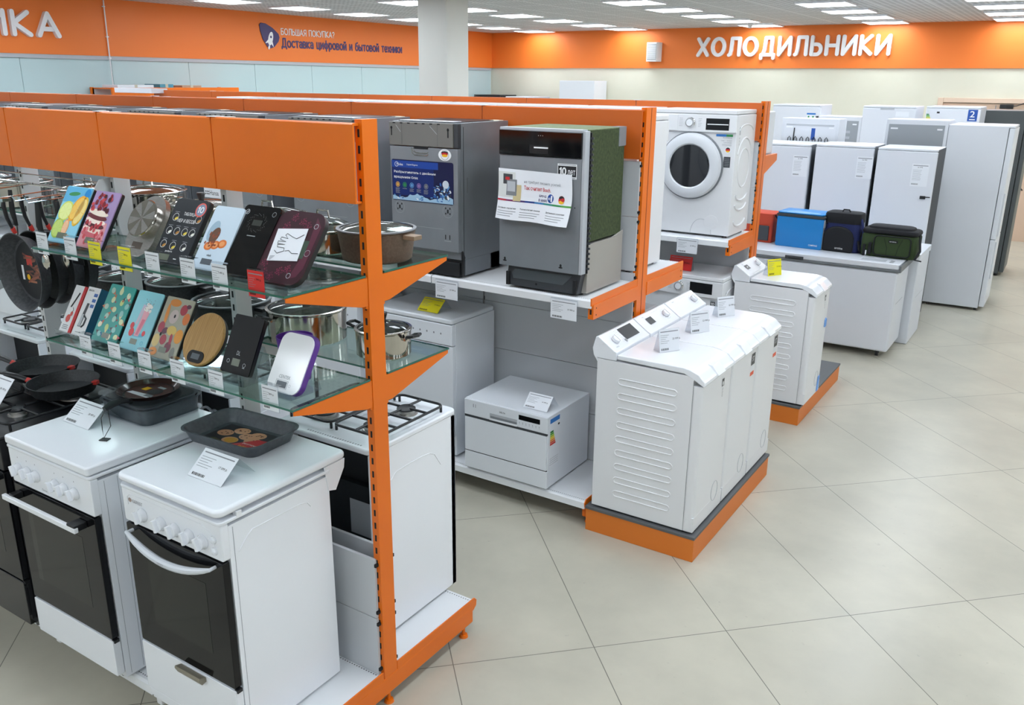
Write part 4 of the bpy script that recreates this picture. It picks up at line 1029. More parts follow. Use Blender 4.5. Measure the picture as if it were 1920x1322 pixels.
# display platforms
def platform(label, x0, x1, y0, y1, h):
    o = thing('display_platform', label, 'platform', ((x0 + x1) / 2, (y0 + y1) / 2, 0)); a, b = (x1 - x0) / 2, (y1 - y0) / 2
    MB().box(-a + .004, a - .004, -b + .004, b - .004, 0, h - .016, ORANGE_B).build('box', o, bevel=.002)
    MB().box(-a, a, -b, b, h - .016, h, RUBBER).build('top_board', o, bevel=.002)
platform('orange platform with grey top carrying three narrow top-loading washers', -.029, .582, 2.633, 3.85, .14)
platform('smaller far orange platform with grey top carrying one top-loading washer', -.06, .518, 4.745, 5.93, .14)
def top_loader(label, yc, z0, xf=.56, w=.398, panel=0, stickers=0, scale_d=1., group=None):
    o = thing('top_loading_washer', label, 'washing machine', (xf, yc, z0), 90, group); W = w / 2
    m = MB(); m.box(-W, W, .05, .56, .012, .82, ENAMEL3)
    z = .72
    for k in range(9):
        for s in (-1, 1):
            pts = []
            for cy, t in ((.165, 90), (.445, -90)):
                for q in range(7): a = R(t + q * 30); pts.append((s * W, cy - .02 + .016 * math.cos(a), z + .016 * math.sin(a)))
            m.tube(pts, .0034, ENAMEL3, 8, closed=True)
        z -= .0765
    m.build('body', o)
    m = MB(); m.rbox(-W, W, .0, .06, .012, .775, .02, ENAMEL3); m.box(-W - .0006, -W + .0006, .0495, .051, .012, .8, SEAM); fp = m.build('front_panel', o, bevel=.004)
    m = MB(); m.box(-W + .001, W - .001, -.0005, .05, .012, .09, ENAMEL3); m.tube([(.08 + .045 * math.cos(R(a)), -.001, .13 + .055 * math.sin(R(a))) for a in range(0, 360, 20)], .0012, LGREY, 5, closed=True); m.build('filter_cover', fp, bevel=.006)
    m = MB(); m.prism([(.0, .776), (-.008, .782), (-.006, .8), (.03, .835), (.07, .85), (.11, .856), (.452, .856), (.452, .832), (.1, .826), (.052, .805)], -W - .001, W + .001, ENAMEL); ld = m.build('lid', o, bevel=.01, seg=4)
    m = MB(); m.prism([(-.012, .79), (-.02, .796), (.02, .842), (.045, .846), (.03, .82)], -.045, .05, ENAMEL); m.build('lid_handle', ld, bevel=.004)
    m = MB(); m.prism([(.457, .822), (.457, .868), (.47, .874), (.56, .935), (.575, .93), (.592, .87), (.585, .835), (.562, .8), (.562, .822)], -W, W, ENAMEL); cp = m.build('control_panel', o, bevel=.005, seg=3)
    sl = math.degrees(math.atan2(.061, .09))
    m = MB(T(0, .47, .8755) @ RX(-90 + sl))   # front-plane coordinates lying on the slope
    if panel == 0: kx = -.115; m.rect(-.02, .13, .02, .095, DISP, -.001)
    elif panel == 1: kx = .1; m.rect(-.12, -.05, .03, .075, DISP, -.001)
    elif panel == 2: kx = .11
    else: kx = .1; m.rect(-.12, -.06, .035, .075, DISP, -.001); m.rect(-.1, -.085, .05, .06, WHITE, -.0014)
    if panel == 0:
        for k in range(7): m.ell(-.045, .02 + k * .012, .0018, .0018, INKG, -.001, n=8); m.ell(-.06, .02 + k * .012, .0018, .0018, INKG, -.001, n=8)
        m.rect(-.04, -.028, .01, .03, GREY, -.001); m.text('Indesit', -.16, .006, .008, INKG, -.001)
    else:
        for k in range(9): m.ell(-.02 + k * .01, .09, .0015, .0015, INKG, -.001, n=8)
        for k in range(12): a = R(20 + 28 * k); m.rect(kx + .034 * math.cos(a) - .004, kx + .034 * math.cos(a) + .004, .045 + .034 * math.sin(a), .0465 + .034 * math.sin(a), INKG, -.001)
        m.text('Candy' if panel == 1 else 'Indesit', -.14, .085, .008, INKG, -.001)
    m.build('control_print', cp)
    m = MB(T(kx, .47 + .045 * .82, .8755 + .05 * .56) @ RX(-90 + sl)); m.lathe([(.023, 0), (.022, -.014), (.018, -.018), (0, -.018)], ENAMEL, n=24, axis='y'); m.prism([(-.003, -.022), (.003, -.022), (.003, .022), (-.003, .022)], -.022, -.016, WPLAST, 'y'); m.build('dial', cp)
    m = MB()
    if stickers: m.rect(.105, .165, .69, .755, DKGREY, -.001); m.text('ST', .12, .71, .028, WHITE, -.0014, w=.03, bold=.03); m.rect(.105, .16, .665, .685, PAPER, -.001); m.rect(.1, .16, .63, .652, mat('sticker_orange', '#E8603C', .5), -.001)
    else:
        m.rect(.06, .09, .705, .745, DKGREY, -.001); m.ell(.075, .72, .008, .012, WHITE, -.0014)
        for k in range(3): m.ring(.075, .69 - .017 * k, .007, .002, INKG, -.001, n=8)
    m.build('stickers', fp)
    feet(o, w, .08, .5)
    m = MB(); m.lathe([(.12, -.01), (.11, -.03), (.0, -.035)], GREY, c=(-.02, .585, .42), n=20, axis='y') if False else m.tube([(-.05, .562, .6), (-.05, .6, .55), (-.05, .605, .35), (-.05, .57, .25)], .014, GREY, 8); m.build('drain_hose', o)
    return o
top_loader('nearest top-loading washer with large black display on its control panel', 2.652 + .199, .1405)
top_loader('middle one of the three top-loading washers, small square black display', 2.652 + .408 + .199, .1405, panel=1, stickers=1)
top_loader('rearmost of the three top-loading washers, plain control panel without display', 2.652 + .816 + .199, .1405, panel=2, stickers=1)
W4 = top_loader('lone top-loading washer on the smaller far platform with yellow price tag', 4.765 + .199, .1405, xf=.535, panel=3)
m = MB(); m.prism([(.13, .50), (.175, .5), (.18, .55), (.15, .565), (.13, .55)], -.006, -.001, mat('blue_tape', '#6FA3E8', .5), 'y'); m.prism([(.12, .02), (.16, .02), (.17, .13), (.13, .13)], -.006, -.001, mat('blue_tape', '#6FA3E8', .5), 'y'); m.build('blue_tape', W4)

# ================================================================ FREEZERS AND FRIDGES
FRW = mat('fridge_white', '#DEE1E8', .3); FRW2 = mat('fridge_white_side', '#DADDE4', .4)
o = thing('chest_freezer', 'wide white chest freezer with grey-edged lid and cooler bags on top', 'freezer', (-.06, 6.72, 0))
m = MB(); m.box(-.79, .79, 0, .56, .06, .765, FRW); m.build('body', o, bevel=.02, seg=4)
m = MB(); m.box(-.8, .8, -.012, .575, .768, .79, mat('grey_lid_edge', '#6E7276', .4)); m.box(.795, .812, -.012, .575, .768, .83, mat('grey_lid_edge', '#6E7276', .4)); m.build('lid_frame', o, bevel=.006)
m = MB(); m.rbox(-.795, .795, -.008, .572, .79, .838, .02, FRW); ld = m.build('lid', o, bevel=.008, seg=3)
m = MB(); m.box(-.16, .0, -.02, -.008, .785, .815, DKGREY); m.box(-.13, -.02, -.022, -.02, .79, .802, BLACKP); m.build('handle', ld, bevel=.003)
m = MB(T(0, 0, .8385) @ TOP); m.rect(.47, .67, .05, .15, LGREY, -.0004)
for k in range(4): m.rect(.7, .735, .04 + .03 * k, .052 + .03 * k, DKGREY, -.0006)
m.build('control_strip', ld)
m = MB(T(.7905, 0, 0) @ RIGHT); m.rect(.1, .42, .47, .478, LGREY, 0); m.build('reflector_strip', o)
for sx in (-.7, .7):
    for yy in (.08, .5):
        m = MB(); m.cyl((sx - .012, yy, .03), (sx + .012, yy, .03), .03, BLACKP, 16); m.box(sx - .018, sx + .018, yy - .012, yy + .012, .03, .065, DKGREY); m.build('caster', o)
o = thing('chest_freezer', 'second white chest freezer standing behind the one with the cooler bags', 'freezer', (.0, 7.31, 0))
MB().box(-.8, .8, 0, .62, .0, .78, FRW2).build('body', o, bevel=.012, seg=3); MB().rbox(-.81, .81, -.008, .63, .785, .84, .02, FRW).build('lid', o, bevel=.006)
MB(T(.801, 0, 0) @ RIGHT).rect(.1, .5, .42, .425, LGREY, 0).build('side_line', o)
def fridge(label, x0, y0, w, d, h, split=None, side=FRW2, rz=0, sheet=None, front=FRW, lock=False, handles=False, extras=None, topgrey=False):
    loc = (x0 + w / 2, y0, 0) if rz == 0 else (x0, y0, 0)
    o = thing('refrigerator', label, 'refrigerator', loc, rz); W = w / 2
    MB().box(-W, W, .055, d, .03, h - .004, side).build('body', o, bevel=.006, seg=3)
    zz = [.05, h - .025] if split is None else [.05, split, h - .025]
    for k, (a, b) in enumerate(zip(zz[:-1], zz[1:])):
        dr = MB().rbox(-W, W, .0, .05, a + (.006 if k else 0), b, .01, front).build('door', o, bevel=.006, seg=3)
        if handles:
            zc = (b - .4, b - .05) if k == 0 else (a + .05, a + .45)
            m = MB(); m.rect(-W + .1, -W + .2, zc[0], zc[1], SEAML, -.0007); m.box(-W + .07, -W + .1, -.012, .0, zc[0] - .02, zc[1] + .02, front); m.build('handle', dr, bevel=.003)
    MB().box(-W + .002, W - .002, .004, d - .01, h - .022, h, front).build('top_panel', o, bevel=.006)
    if sheet:
        sx_, sz_ = sheet; m = MB(T(sx_, 0, sz_)); m.rect(0, .15, 0, .21, PAPER, -.001); m.rect(.01, .14, .19, .197, INKG, -.0014); m.text('16 999', .05, .172, .012, INK, -.0014)
        for k in range(8): m.rect(.012, .09 - .004 * (k % 3), .15 - .013 * k, .152 - .013 * k, INKG, -.0014)
        for k in range(12): m.rect(.012 + .005 * k, .0145 + .005 * k, .015, .027, INK, -.0014)
        m.build('price_sheet', o)
    if lock: MB().box(W - .1, W - .05, -.012, 0, h - .46, h - .43, BLACKP).box(W - .08, W - .01, -.008, 0, h - .445, h - .435, BLACKP).build('door_lock', o, bevel=.004)
    feet(o, w, .08, d - .06, .03, .015)
    if extras: extras(o, W, d, h)
    return o
fridge('white single-door fridge behind the blue cooler bag, leftmost of the three', -1.0, 8.02, 0.565, .55, 1.7, side=mat('shaded_fridge_side', '#787C81', .5), sheet=(.12, 1.38))  # grey side colour stands in for the shade between the white fridges
fridge('white single-door fridge behind the dark blue backpack cooler, price sheet upper right', -.385, 8.02, .55, .55, 1.71, side=mat('shaded_fridge_side', '#787C81', .5), sheet=(.13, 1.4))
fridge('white fridge with dark side and small black door lock behind the green bag', .2, 8.02, .53, .55, 1.705, side=mat('black_fridge_side', '#25282C', .5), sheet=(.06, 1.36), lock=True)
def tex(o, W, d, h): pass
# tall fridge seen from its side: door faces +X
o = fridge('tall white two-door fridge showing its broad side at the right', 1.262, 9.37, .6, .6, 1.9, split=.76, rz=90, handles=True)
# backs of fridges
BACKG = mat('grey_fridge_back', '#9EA3A8', .4, .3)
def back_fridge(label, x0, y0, w, d, h, kind):
    o = thing('refrigerator', label, 'refrigerator', (x0 + w / 2, y0 + d, 0), 180); W = w / 2
    MB().box(-W, W, .06, d, .03, h, FRW2).build('body', o, bevel=.006); MB().rbox(-W, W, 0, .055, .04, h - .01, .01, FRW).build('door', o, bevel=.005)
    m = MB(); m.box(-W + .03, W - .03, d, d + .003, .1, h - .05, BACKG if kind != 'coil' else FRW)
    if kind == 'coil':
        for k in range(7): x = -W + .1 + k * .065; m.tube([(x, d + .012, h - .3), (x, d + .012, h - .21), (x + .015, d + .012, h - .19), (x + .03, d + .012, h - .21), (x + .03, d + .012, h - .3)], .004, BLACKP, 6)
        m.tube([(W - .14, d + .01, h - .1), (W - .13, d + .01, h - .5)], .006, BLACKP, 6); m.box(-.06, -.02, d + .003, d + .005, h - .22, h - .1, mat('badge_blue', '#1D4FA3', .4)); m.box(-W + .05, W - .05, d + .003, d + .006, h - .075, h - .06, LGREY)
    if kind == 'panel':
        for zc in (.2, .27, .34): m.box(-.16, -.04, d + .003, d + .006, h - zc, h - zc + .03, LGREY)
        m.tube([(.1, d + .01, h - .1), (.1, d + .01, h - .4), (.14, d + .01, h - .5)], .006, DKGREY, 6)
    m.build('back_cover', o)
    m = MB(); m.box(-W + .05, -W + .1, d + .003, d + .006, h - .1, h - .085, WPLAST); m.box(W - .12, W - .05, d + .003, d + .006, h - .1, h - .085, WPLAST); m.build('clips', o)
    feet(o, w, .08, d - .06, .03, .015)
    return o
back_fridge('white fridge turned round with grey back panel, behind the black-sided fridge', .06, 9.05, .6, .5, 1.935, 'plain')
back_fridge('white fridge turned round with black condenser loops on its back', -.93, 8.66, .6, .34, 1.93, 'coil')
back_fridge('grey-backed fridge with black pipe behind the row of white fridges', -1.05, 10.5, .56, .5, 1.9, 'panel')
def ex_label(o, W, d, h):
    m = MB(); m.rect(W - .16, W - .05, h - .17, h - .1, PAPER, -.001); m.rect(W - .16, W - .05, h - .12, h - .1, mat('label_blue', '#2C77C4', .4), -.0014); m.rect(W - .145, W - .125, h - .16, h - .135, GRNP, -.0014); m.rect(W - .09, W - .07, h - .16, h - .135, GRNP, -.0014); m.build('energy_label', o)
fridge('white fridge at the back left with blue and green label near its top', -1.6, 10.5, .6, .6, 2.03, extras=ex_label)
def ex_grip(o, W, d, h):
    m = MB(); m.rect(-.1, .06, h - .045, h - .02, LGREY, -.001); m.rect(.08, .23, h - .12, h - .06, PAPER, -.0012); m.build('top_grip', o)
fridge('white fridge with grey top grip in the back row left of the numbered one', -.49, 10.5, .6, .6, 2.035, extras=ex_grip)
def ex_two(o, W, d, h):
    m = MB(); m.rect(W - .13, W - .03, h - .16, h - .03, mat('badge_blue', '#1D4FA3', .4), -.001); m.text('2', W - .108, h - .115, .07, WHITE, -.0014, w=.05, bold=.03); m.rect(W - .11, W - .05, h - .145, h - .135, WHITE, -.0014)
    for k, cc in enumerate(('#1E7A3A', '#5FAE3B', '#B9CC33', '#F2D22E', '#EE9A2A', '#E2572A', '#CF2A2A')): m.rect(-W + .01, -W + .04 + .007 * k, h - .1 - .016 * k, h - .088 - .016 * k, mat('energy_' + str(k), cc, .4), -.0012)
    m.rect(-W + .12, -W + .15, h - .08, h - .06, INK, -.0012); m.text('Indesit', .03, h - .2, .02, INKG, -.0012); m.build('stickers', o)
fridge('white fridge with blue numbered sticker and energy arrows in the back row', .22, 10.5, .58, .6, 2.045, extras=ex_two)
fridge('dark grey refrigerator at the far right behind the tall white one', 1.28, 11.5, .62, .6, 2.0, side=mat('graphite_metal', '#4B4F50', .4), front=mat('graphite_metal', '#4B4F50', .4), rz=90)
MB().tube([(0, 0, 0), (.03, .02, .01), (.06, .0, -.01), (.09, .03, .02)], .009, BLACKP, 6).build('latch', [x for x in COL.objects if x.name.startswith('refrigerator')][-1]).location = (.28, -.012, 1.02)
fridge('black-topped tall refrigerator in the far left corner by the cream wall', -8.45, 13.45, .62, .6, 2.02, side=BLACKP, front=BLACKP)
fridge('white refrigerator against the cream wall next to the black one', -7.7, 13.45, .65, .6, 2.0)
o = thing('storage_cabinet', 'tall white cabinet rising above the racks before the cream wall', 'cabinet', (-6.3, 13.7, 0))
MB().box(-.34, .4, 0, .5, 0, 2.3, ENAMEL2).build('body', o, bevel=.004); MB().box(-.335, .395, -.012, 0, .05, 2.29, ENAMEL2).build('door', o, bevel=.003)
o = thing('countertop_appliance', 'white boxed appliance on the small rear shelf of the farthest rack', 'appliance', (-.35, 5.34, 1.791), 180)
MB().box(-.29, .29, -.12, .13, .0, .3, ENAMEL2).build('body', o, bevel=.01); MB().box(-.2, .2, -.125, -.12, .05, .25, BLACKG).build('door', o)
o = thing('carton', 'long white carton lying on top of the far left washers', 'box', (-6.9, 5.0, 2.118)); MB().box(-.33, .33, -.1, .1, 0, .05, PAPER).build('body', o, bevel=.004); MB().box(-.33, .33, -.012, .012, .05, .0508, LGREY).build('tape', o)

# ================================================================ KITCHEN SCALES
ZU, ZL = 1.6797, 1.3277      # glass tops
rnd = random.Random(11)
def scale_base(name, label, x0, z, w, h, tilt, y=.715, th=.014, r=.012, col='#222', side=BLACKP, group=None, roll_=0, cat='kitchen scale'):
    o = thing(name, label, cat, (x0 + w / 2, y, z + .012), roll_, group)
    o.rotation_euler = (R(-tilt), 0, R(roll_))
    m = MB(); m.rbox(-w / 2, w / 2, 0, h, .001, th, r, side, 'y'); m.build('body', o)
    return o
def plate(o, w, h, r, M_, name='printed_plate'):
    m = MB(); m.rbox(-w / 2, w / 2, 0, h, -.003, .001, r, M_, 'y'); return m
def stand(x, z, w, label, y=.70):
    """clear acrylic rest behind each scale"""
    o = thing('display_stand', label, 'display stand', (x, y, z))
    m = MB(); t_ = .0025
    m.prism([(0, .001), (.13, .001), (.13, .001 + t_), (0, .001 + t_)], -w / 2, w / 2, ACRYL)
    m.prism([(0, .001), (t_, .001), (t_, .022), (0, .022)], -w / 2, w / 2, ACRYL)
    m.build('tray', o)
    m = MB(); m.prism([(.042, .0035), (.0445, .0035), (.098, .115), (.0955, .115)], -w / 2, w / 2, ACRYL); m.prism([(.13, .0035), (.1275, .0035), (.0955, .115), (.098, .115)], -w / 2, w / 2, ACRYL); m.build('back_rest', o)
    return o
LC = lambda n, c: mat(n, c, .3)
# (key, x0, level, width, height, tilt, label)
def s_lemon():
    w, h = .16, .225; o = scale_base('kitchen_scale', 'glass kitchen scale printed with lemon, lime and orange slices on sky blue', -1.335, ZU, w, h, 31)
    m = plate(o, w, h, .006, LC('print_sky', '#8FD0E8')); y = -.0034
    m.poly([(-.08, .16), (.08, .17), (.08, .222), (-.08, .222)], LC('print_deep_sky', '#5FB3DD'), y); m.ell(.06, .2, .018, .02, LC('print_azure', '#1E88CE'), y - .0002)
    m.ell(-.02, .195, .035, .008, GRNP, y - .0003, 5)
    for cx, cz, rx, rz, c1, c2, a in ((-.035, .125, .042, .04, '#D8E36A', '#EAF2A0', 20), (.03, .14, .035, .055, '#F2A92C', '#F7C860', -25), (.055, .13, .03, .06, '#E8B93A', '#F7DC8A', -10), (-.045, .055, .034, .04, '#A9C94A', '#C8DE7A', 10), (.0, .06, .02, .035, '#F0A060', '#F7C8A0', 0)):
        m.ell(cx, cz, rx, rz, LC('p' + c1, c1), y - .0004, a); m.ell(cx, cz, rx * .84, rz * .84, LC('p' + c2, c2), y - .0006, a)
        for k in range(6): t_ = R(60 * k + a); m.poly([(cx, cz), (cx + rx * .8 * math.cos(t_), cz + rz * .8 * math.sin(t_)), (cx + rx * .8 * math.cos(t_ + .05), cz + rz * .8 * math.sin(t_ + .05))], LC('p' + c1, c1), y - .0008)
    m.rect(-.03, .03, .018, .04, LCD, y - .001); m.build('printed_plate', o)
def s_cake():
    w, h = .15, .22; o = scale_base('kitchen_scale', 'glass kitchen scale printed with layered berry cake on lilac', -1.15, ZU, w, h, 31)
    m = plate(o, w, h, .006, LC('print_lilac', '#A48CB8')); y = -.0034
    m.poly([(-.072, .0), (.072, 0), (.06, .1), (-.07, .12)], LC('print_pink', '#D9959C'), y)
    for k, (zc, c1) in enumerate(((.05, '#C9626C'), (.07, '#F0D9CC'), (.088, '#5A2830'), (.104, '#F3E4D6'), (.12, '#6B2A33'), (.136, '#EFE0D0'))):
        m.ell(-.012, zc, .062, .012, LC('c' + c1, c1), y - .0002 - k * .0001, -6)
    for k in range(34): m.ell(-.015 + rnd.uniform(-.05, .05), .175 + rnd.uniform(-.03, .03), rnd.uniform(.006, .012), rnd.uniform(.006, .012), LC(*rnd.choice((('berry1', '#7E1E2C'), ('berry2', '#B0303A'), ('berry3', '#4A1420'), ('berry4', '#C84850')))), y - .001 - k * .00002, n=8)
    for k in range(22): m.ell(rnd.uniform(-.06, .06), rnd.uniform(.02, .1), .008, .01, LC(*rnd.choice((('berry2', '#B0303A'), ('berry4', '#C84850'), ('berry5', '#D98088')))), y - .0009 - k * .00001, n=8)
    m.rect(-.03, .025, .018, .04, LCD, y - .0016); m.build('printed_plate', o)
def s_steel():
    w, h = .15, .23; o = scale_base('kitchen_scale', 'brushed steel kitchen scale with round shiny weighing disc', -.885, ZU, w, h, 33, side=STEELB, r=.07, th=.018)
    m = MB(); m.rbox(-w / 2, w / 2, 0, h, -.002, .001, .07, STEELB, 'y', n=9); m.rect(-.03, .025, .03, .055, mat('brown_lcd', '#5B5048', .3), -.0024); m.build('front_plate', o)
    m = MB(); m.lathe([(.06, -.002), (.06, -.018), (.067, -.02), (.069, -.024), (.067, -.027), (0, -.027)], STEEL, c=(0, 0, .135), n=48, axis='y')
    for k in range(24):
        a = 2 * PI * k / 24; c_ = .5 + .5 * math.cos(4 * a); m.poly([(0, .135), (.064 * math.cos(a), .135 + .064 * math.sin(a)), (.064 * math.cos(a + .262), .135 + .064 * math.sin(a + .262))], (STEELB if k % 4 < 2 else STEEL), -.0274)
    m.build('weighing_disc', o)
def s_table():
    w, h = .17, .235; o = scale_base('kitchen_scale', 'dark slate kitchen scale printed with chalk table of measures', -.705, ZU, w, h, 34)
    m = plate(o, w, h, .022, LC('slate', '#23272D')); y = -.0034
    m.text('ТАБЛИЦА', -.02, .172, .014, WHITE, y - .0002, w=.06); m.text('МЕР И ВЕСОВ', -.04, .148, .013, WHITE, y - .0002, w=.09)
    for i, (cx, cz) in enumerate(((-.055, .165), (-.06, .115), (-.02, .115), (.02, .115), (.058, .115), (-.06, .065), (-.01, .062), (.045, .062), (.062, .165))):
        m.ring(cx, cz, .0145, .0013, WHITE, y - .0002, n=12); m.ell(cx + .006, cz - .005, .009, .005, LC(*(('cheese', '#D9C24A'), ('chalk', '#E6E6DC'), ('honey', '#B5803A'))[i % 3]), y - .0004, 30, 8); m.rect(cx - .013, cx + .01, cz + .018, cz + .02, INKG, y - .0002)
    m.ring(.055, .2, .026, .005, LC('coral', '#E0645C'), y - .0004, n=24); m.ell(.055, .2, .021, .021, LC('blue_grey', '#7F8CA3'), y - .0003); stroke_text(m, '10', .042, .191, .019, .026, WHITE, r=.1, y=y - .0006, depth=.0003)
    m.text('polaris', -.035, .036, .009, WHITE, y - .0002, w=.035); m.rect(-.06, -.005, .008, .03, LCD, y - .0003); m.rect(.02, .035, .016, .019, WHITE, y - .0003); m.build('printed_plate', o)
def s_carrot():
    w, h = .14, .225; o = scale_base('kitchen_scale', 'pale blue-white kitchen scale printed with tomato, carrot slices and herbs', -.5, ZU, w, h, 34, side=LGREY)
    m = plate(o, w, h, .012, LC('ice_print', '#CBDCEA')); y = -.0034
    m.ell(-.035, .135, .022, .038, LC('glass_print', '#9DB6C8'), y, -15); m.ell(-.02, .12, .02, .03, LC('herb', '#6B4A3A'), y - .0002, -20)
    for cx, cz in ((.0, .088), (.03, .095), (-.03, .082)): m.ell(cx, cz, .02, .015, LC('carrot', '#E07A3A'), y - .0003, 10); m.ell(cx, cz, .012, .009, LC('carrot2', '#EFA268'), y - .0005, 10)
    for k in range(14): m.ell(-.03 + rnd.uniform(-.025, .03), .1 + rnd.uniform(-.02, .04), .006, .004, LC('herb2', '#8E4B33'), y - .0006 - k * .00001, rnd.uniform(0, 90), 6)
    m.text('vitek', -.02, .047, .008, INK, y - .0002, bold=.02); m.rect(-.035, .015, .018, .038, mat('grey_lcd', '#596068', .3), y - .0003); m.build('printed_plate', o)
def s_black():
    w, h = .165, .245; o = scale_base('kitchen_scale', 'tall plain black glass kitchen scale with round corner icons', -.375, ZU, w, h, 36)
    m = plate(o, w, h, .014, BLACKG); y = -.0034
    m.ring(-.062, .22, .009, .0018, LGREY, y); m.ring(.06, .22, .009, .0018, GREY, y); m.poly([(-.066, .214), (-.06, .224), (-.057, .226), (-.062, .217)], WHITE, y - .0002)
    m.rect(-.02, .022, .175, .195, mat('dim_lcd', '#2A2E2A', .3), y)
    for k in range(40): a = 2 * PI * k / 40; q = .033 + .004 * (k % 3); m.ell(q * math.cos(a), .185 + q * .8 * math.sin(a), .0011, .0011, GREY, y, n=5)
    m.rect(-.02, .018, .137, .1405, GREY, y); m.build('printed_plate', o)
def s_maroon():
    w, h = .2, .245; o = scale_base('kitchen_scale', 'dark maroon kitchen scale with raspberries and white hand-outline card', -.212, ZU, w, h, 37, r=.045, th=.016)
    m = plate(o, w, h, .045, LC('maroon_glass', '#35121F')); y = -.0034
    m.poly([(.045, .02), (.075, .03), (.09, .06), (.09, .2), (.06, .23), (.07, .12)], LC('wine', '#5A2438'), y)
    for cx, cz in ((-.03, .222), (.01, .21), (-.05, .19), (.035, .2), (-.06, .03), (-.03, .02), (.0, .04), (-.075, .06), (.03, .05)):
        for k in range(14): a = k * 2.4; q = .004 * math.sqrt(k); m.ell(cx + q * math.cos(a), cz + q * math.sin(a), .003, .003, LC(*rnd.choice((('rasp1', '#7E2A48'), ('rasp2', '#5E1C36')))), y - .0002 - k * .00001, n=6)
    m.rect(.045, .07, .09, .15, LC('green_lcd', '#3C4F42'), y - .0005); m.ring(.07, .2, .009, .0018, LGREY, y - .0005); m.ring(.045, .03, .009, .0018, LGREY, y - .0005); m.ring(.08, .11, .011, .0012, LGREY, y - .0005)
    m.build('printed_plate', o)
    m = MB(T(-.012, -.0045, .128) @ RY(-6)); m.box(-.062, .062, -.001, 0, -.055, .055, PAPER)
    pts = [(-.045, -.02), (-.03, -.03), (-.005, -.022), (-.008, -.012), (-.038, -.008), (-.04, 0), (-.01, .0), (-.042, .004), (-.042, .012), (-.01, .01), (-.036, .018), (-.034, .026), (-.005, .02), (-.02, .032), (-.015, .038), (.012, .026), (.03, .02), (.055, .034)]
    m.tube([(a, -.0016, b) for a, b in pts], .0009, INK, 5); m.tube([(-.0, -.0016, -.022), (.015, -.0016, -.02), (.03, -.0016, -.03), (.055, -.0016, -.03)], .0009, INK, 5)
    for k in range(5): m.rect(-.055, -.035 - .003 * k, -.04 - .004 * (k % 2) * 0 - .003 * k, -.0385 - .003 * k, INKG, -.0014)
    m.build('instruction_card', o)
s_lemon(); s_cake(); s_steel(); s_table(); s_carrot(); s_black(); s_maroon()
def carton(name, label, x0, z, w, h, tilt, d, front, side, deco, y=.715, cat='box'):
    o = thing(name, label, cat, (x0 + w / 2, y, z + .012)); o.rotation_euler = (R(-tilt), 0, 0)
    m = MB(); m.box(-w / 2, w / 2, 0, d, 0, h, front); m.box(w / 2, w / 2 + .0006, 0.0, d, 0, h, side); m.box(-w / 2, w / 2, d, d + .0005, 0, h, side); m.build('carton', o, bevel=.001)
    m = MB(); deco(m); m.build('print', o); return o
def deco1(m):
    m.rect(.022, .038, 0, .19, REDPR, -.0008); m.prism([(-.02, .1), (-.012, .1), (.012, .16), (.004, .163)], -.001, -.0006, INK, 'y'); m.ell(-.008, .055, .014, .016, LC('tomato', '#C8301F'), -.001); m.ell(.004, .075, .008, .01, LC('tomato', '#C8301F'), -.0012)
    m.tube([(.0, -.001, .1), (.008, -.001, .09), (.0, -.001, .08)], .0008, INK, 5)
    for k in range(3): m.rect(-.025, .01, .012 + .007 * k, .015 + .007 * k, INKG, -.0008)
def deco2(m):
    m.prism([(-.02, .035), (-.002, .035), (.004, .13), (-.01, .13)], -.001, -.0006, DKGREY, 'y'); m.rect(-.018, -.003, .037, .085, LGREY, -.0012); m.tube([(.0, -.001, .08), (.018, -.001, .07), (.016, -.001, .045), (.006, -.001, .035)], .0035, DKGREY, 6)
    for k in range(3): m.rect(.012, .034, .115 + .022 * k, .128 + .022 * k, BLUEP, -.001)
    m.text('BRAUN', -.03, .178, .007, INK, -.001); m.rect(-.02, .015, .012, .014, INKG, -.001)
WHITEC = mat('white_carton', '#E4E4E6', .4)
carton('blender_box', 'slim white carton with red stripe and tomato picture on the lower glass shelf', -1.355, ZL, .075, .19, 31, .035, WHITEC, REDM, deco1)
carton('blender_box', 'white carton with teal side and blender picture on the lower glass shelf', -1.272, ZL, .08, .195, 31, .06, WHITEC, mat('teal_box_side', '#1F6080', .4), deco2)
def s_ice():
    w, h = .152, .225; o = scale_base('kitchen_scale', 'turquoise kitchen scale printed with many ice cream cones', -1.138, ZL, w, h, 31)
    m = plate(o, w, h, .008, LC('turquoise', '#1F9C94')); y = -.0034
    for k, (cx, cz) in enumerate(((-.05, .2), (.0, .2), (.05, .19), (-.03, .165), (.025, .16), (.06, .15), (-.055, .135), (-.005, .13), (.045, .12), (-.035, .1), (.015, .095), (.06, .09), (-.055, .065), (-.01, .06), (.035, .055), (-.04, .03), (.06, .03), (.02, .025))):
        a = rnd.uniform(0, 360); c1 = rnd.choice(('#D8E0B0', '#A8D0C0', '#C9D98A', '#E8E4C8', '#8FC9C4'))
        m.ell(cx, cz, .0125, .011, LC('i' + c1, c1), y - .0003 - k * .00001, a, 10); t_ = R(a)
        m.poly([(cx + .012 * math.cos(t_ + 1.4), cz + .012 * math.sin(t_ + 1.4)), (cx + .012 * math.cos(t_ - 1.4), cz + .012 * math.sin(t_ - 1.4)), (cx + .028 * math.cos(t_), cz + .026 * math.sin(t_))], LC(*rnd.choice((('cone1', '#C9734A'), ('cone2', '#C8454A'), ('cone3', '#3A3A3C'), ('cone4', '#E8D8A0')))), y - .0001)
    for k in range(16): m.ell(rnd.uniform(-.07, .07), rnd.uniform(.01, .215), .004, .004, LC(*rnd.choice((('berry2', '#B0303A'), ('mint', '#8FD4C0'), ('navyd', '#2A5A9A')))), y - .0006, n=8)
    m.rect(-.02, .022, .018, .038, LCD, y - .001); m.build('printed_plate', o)
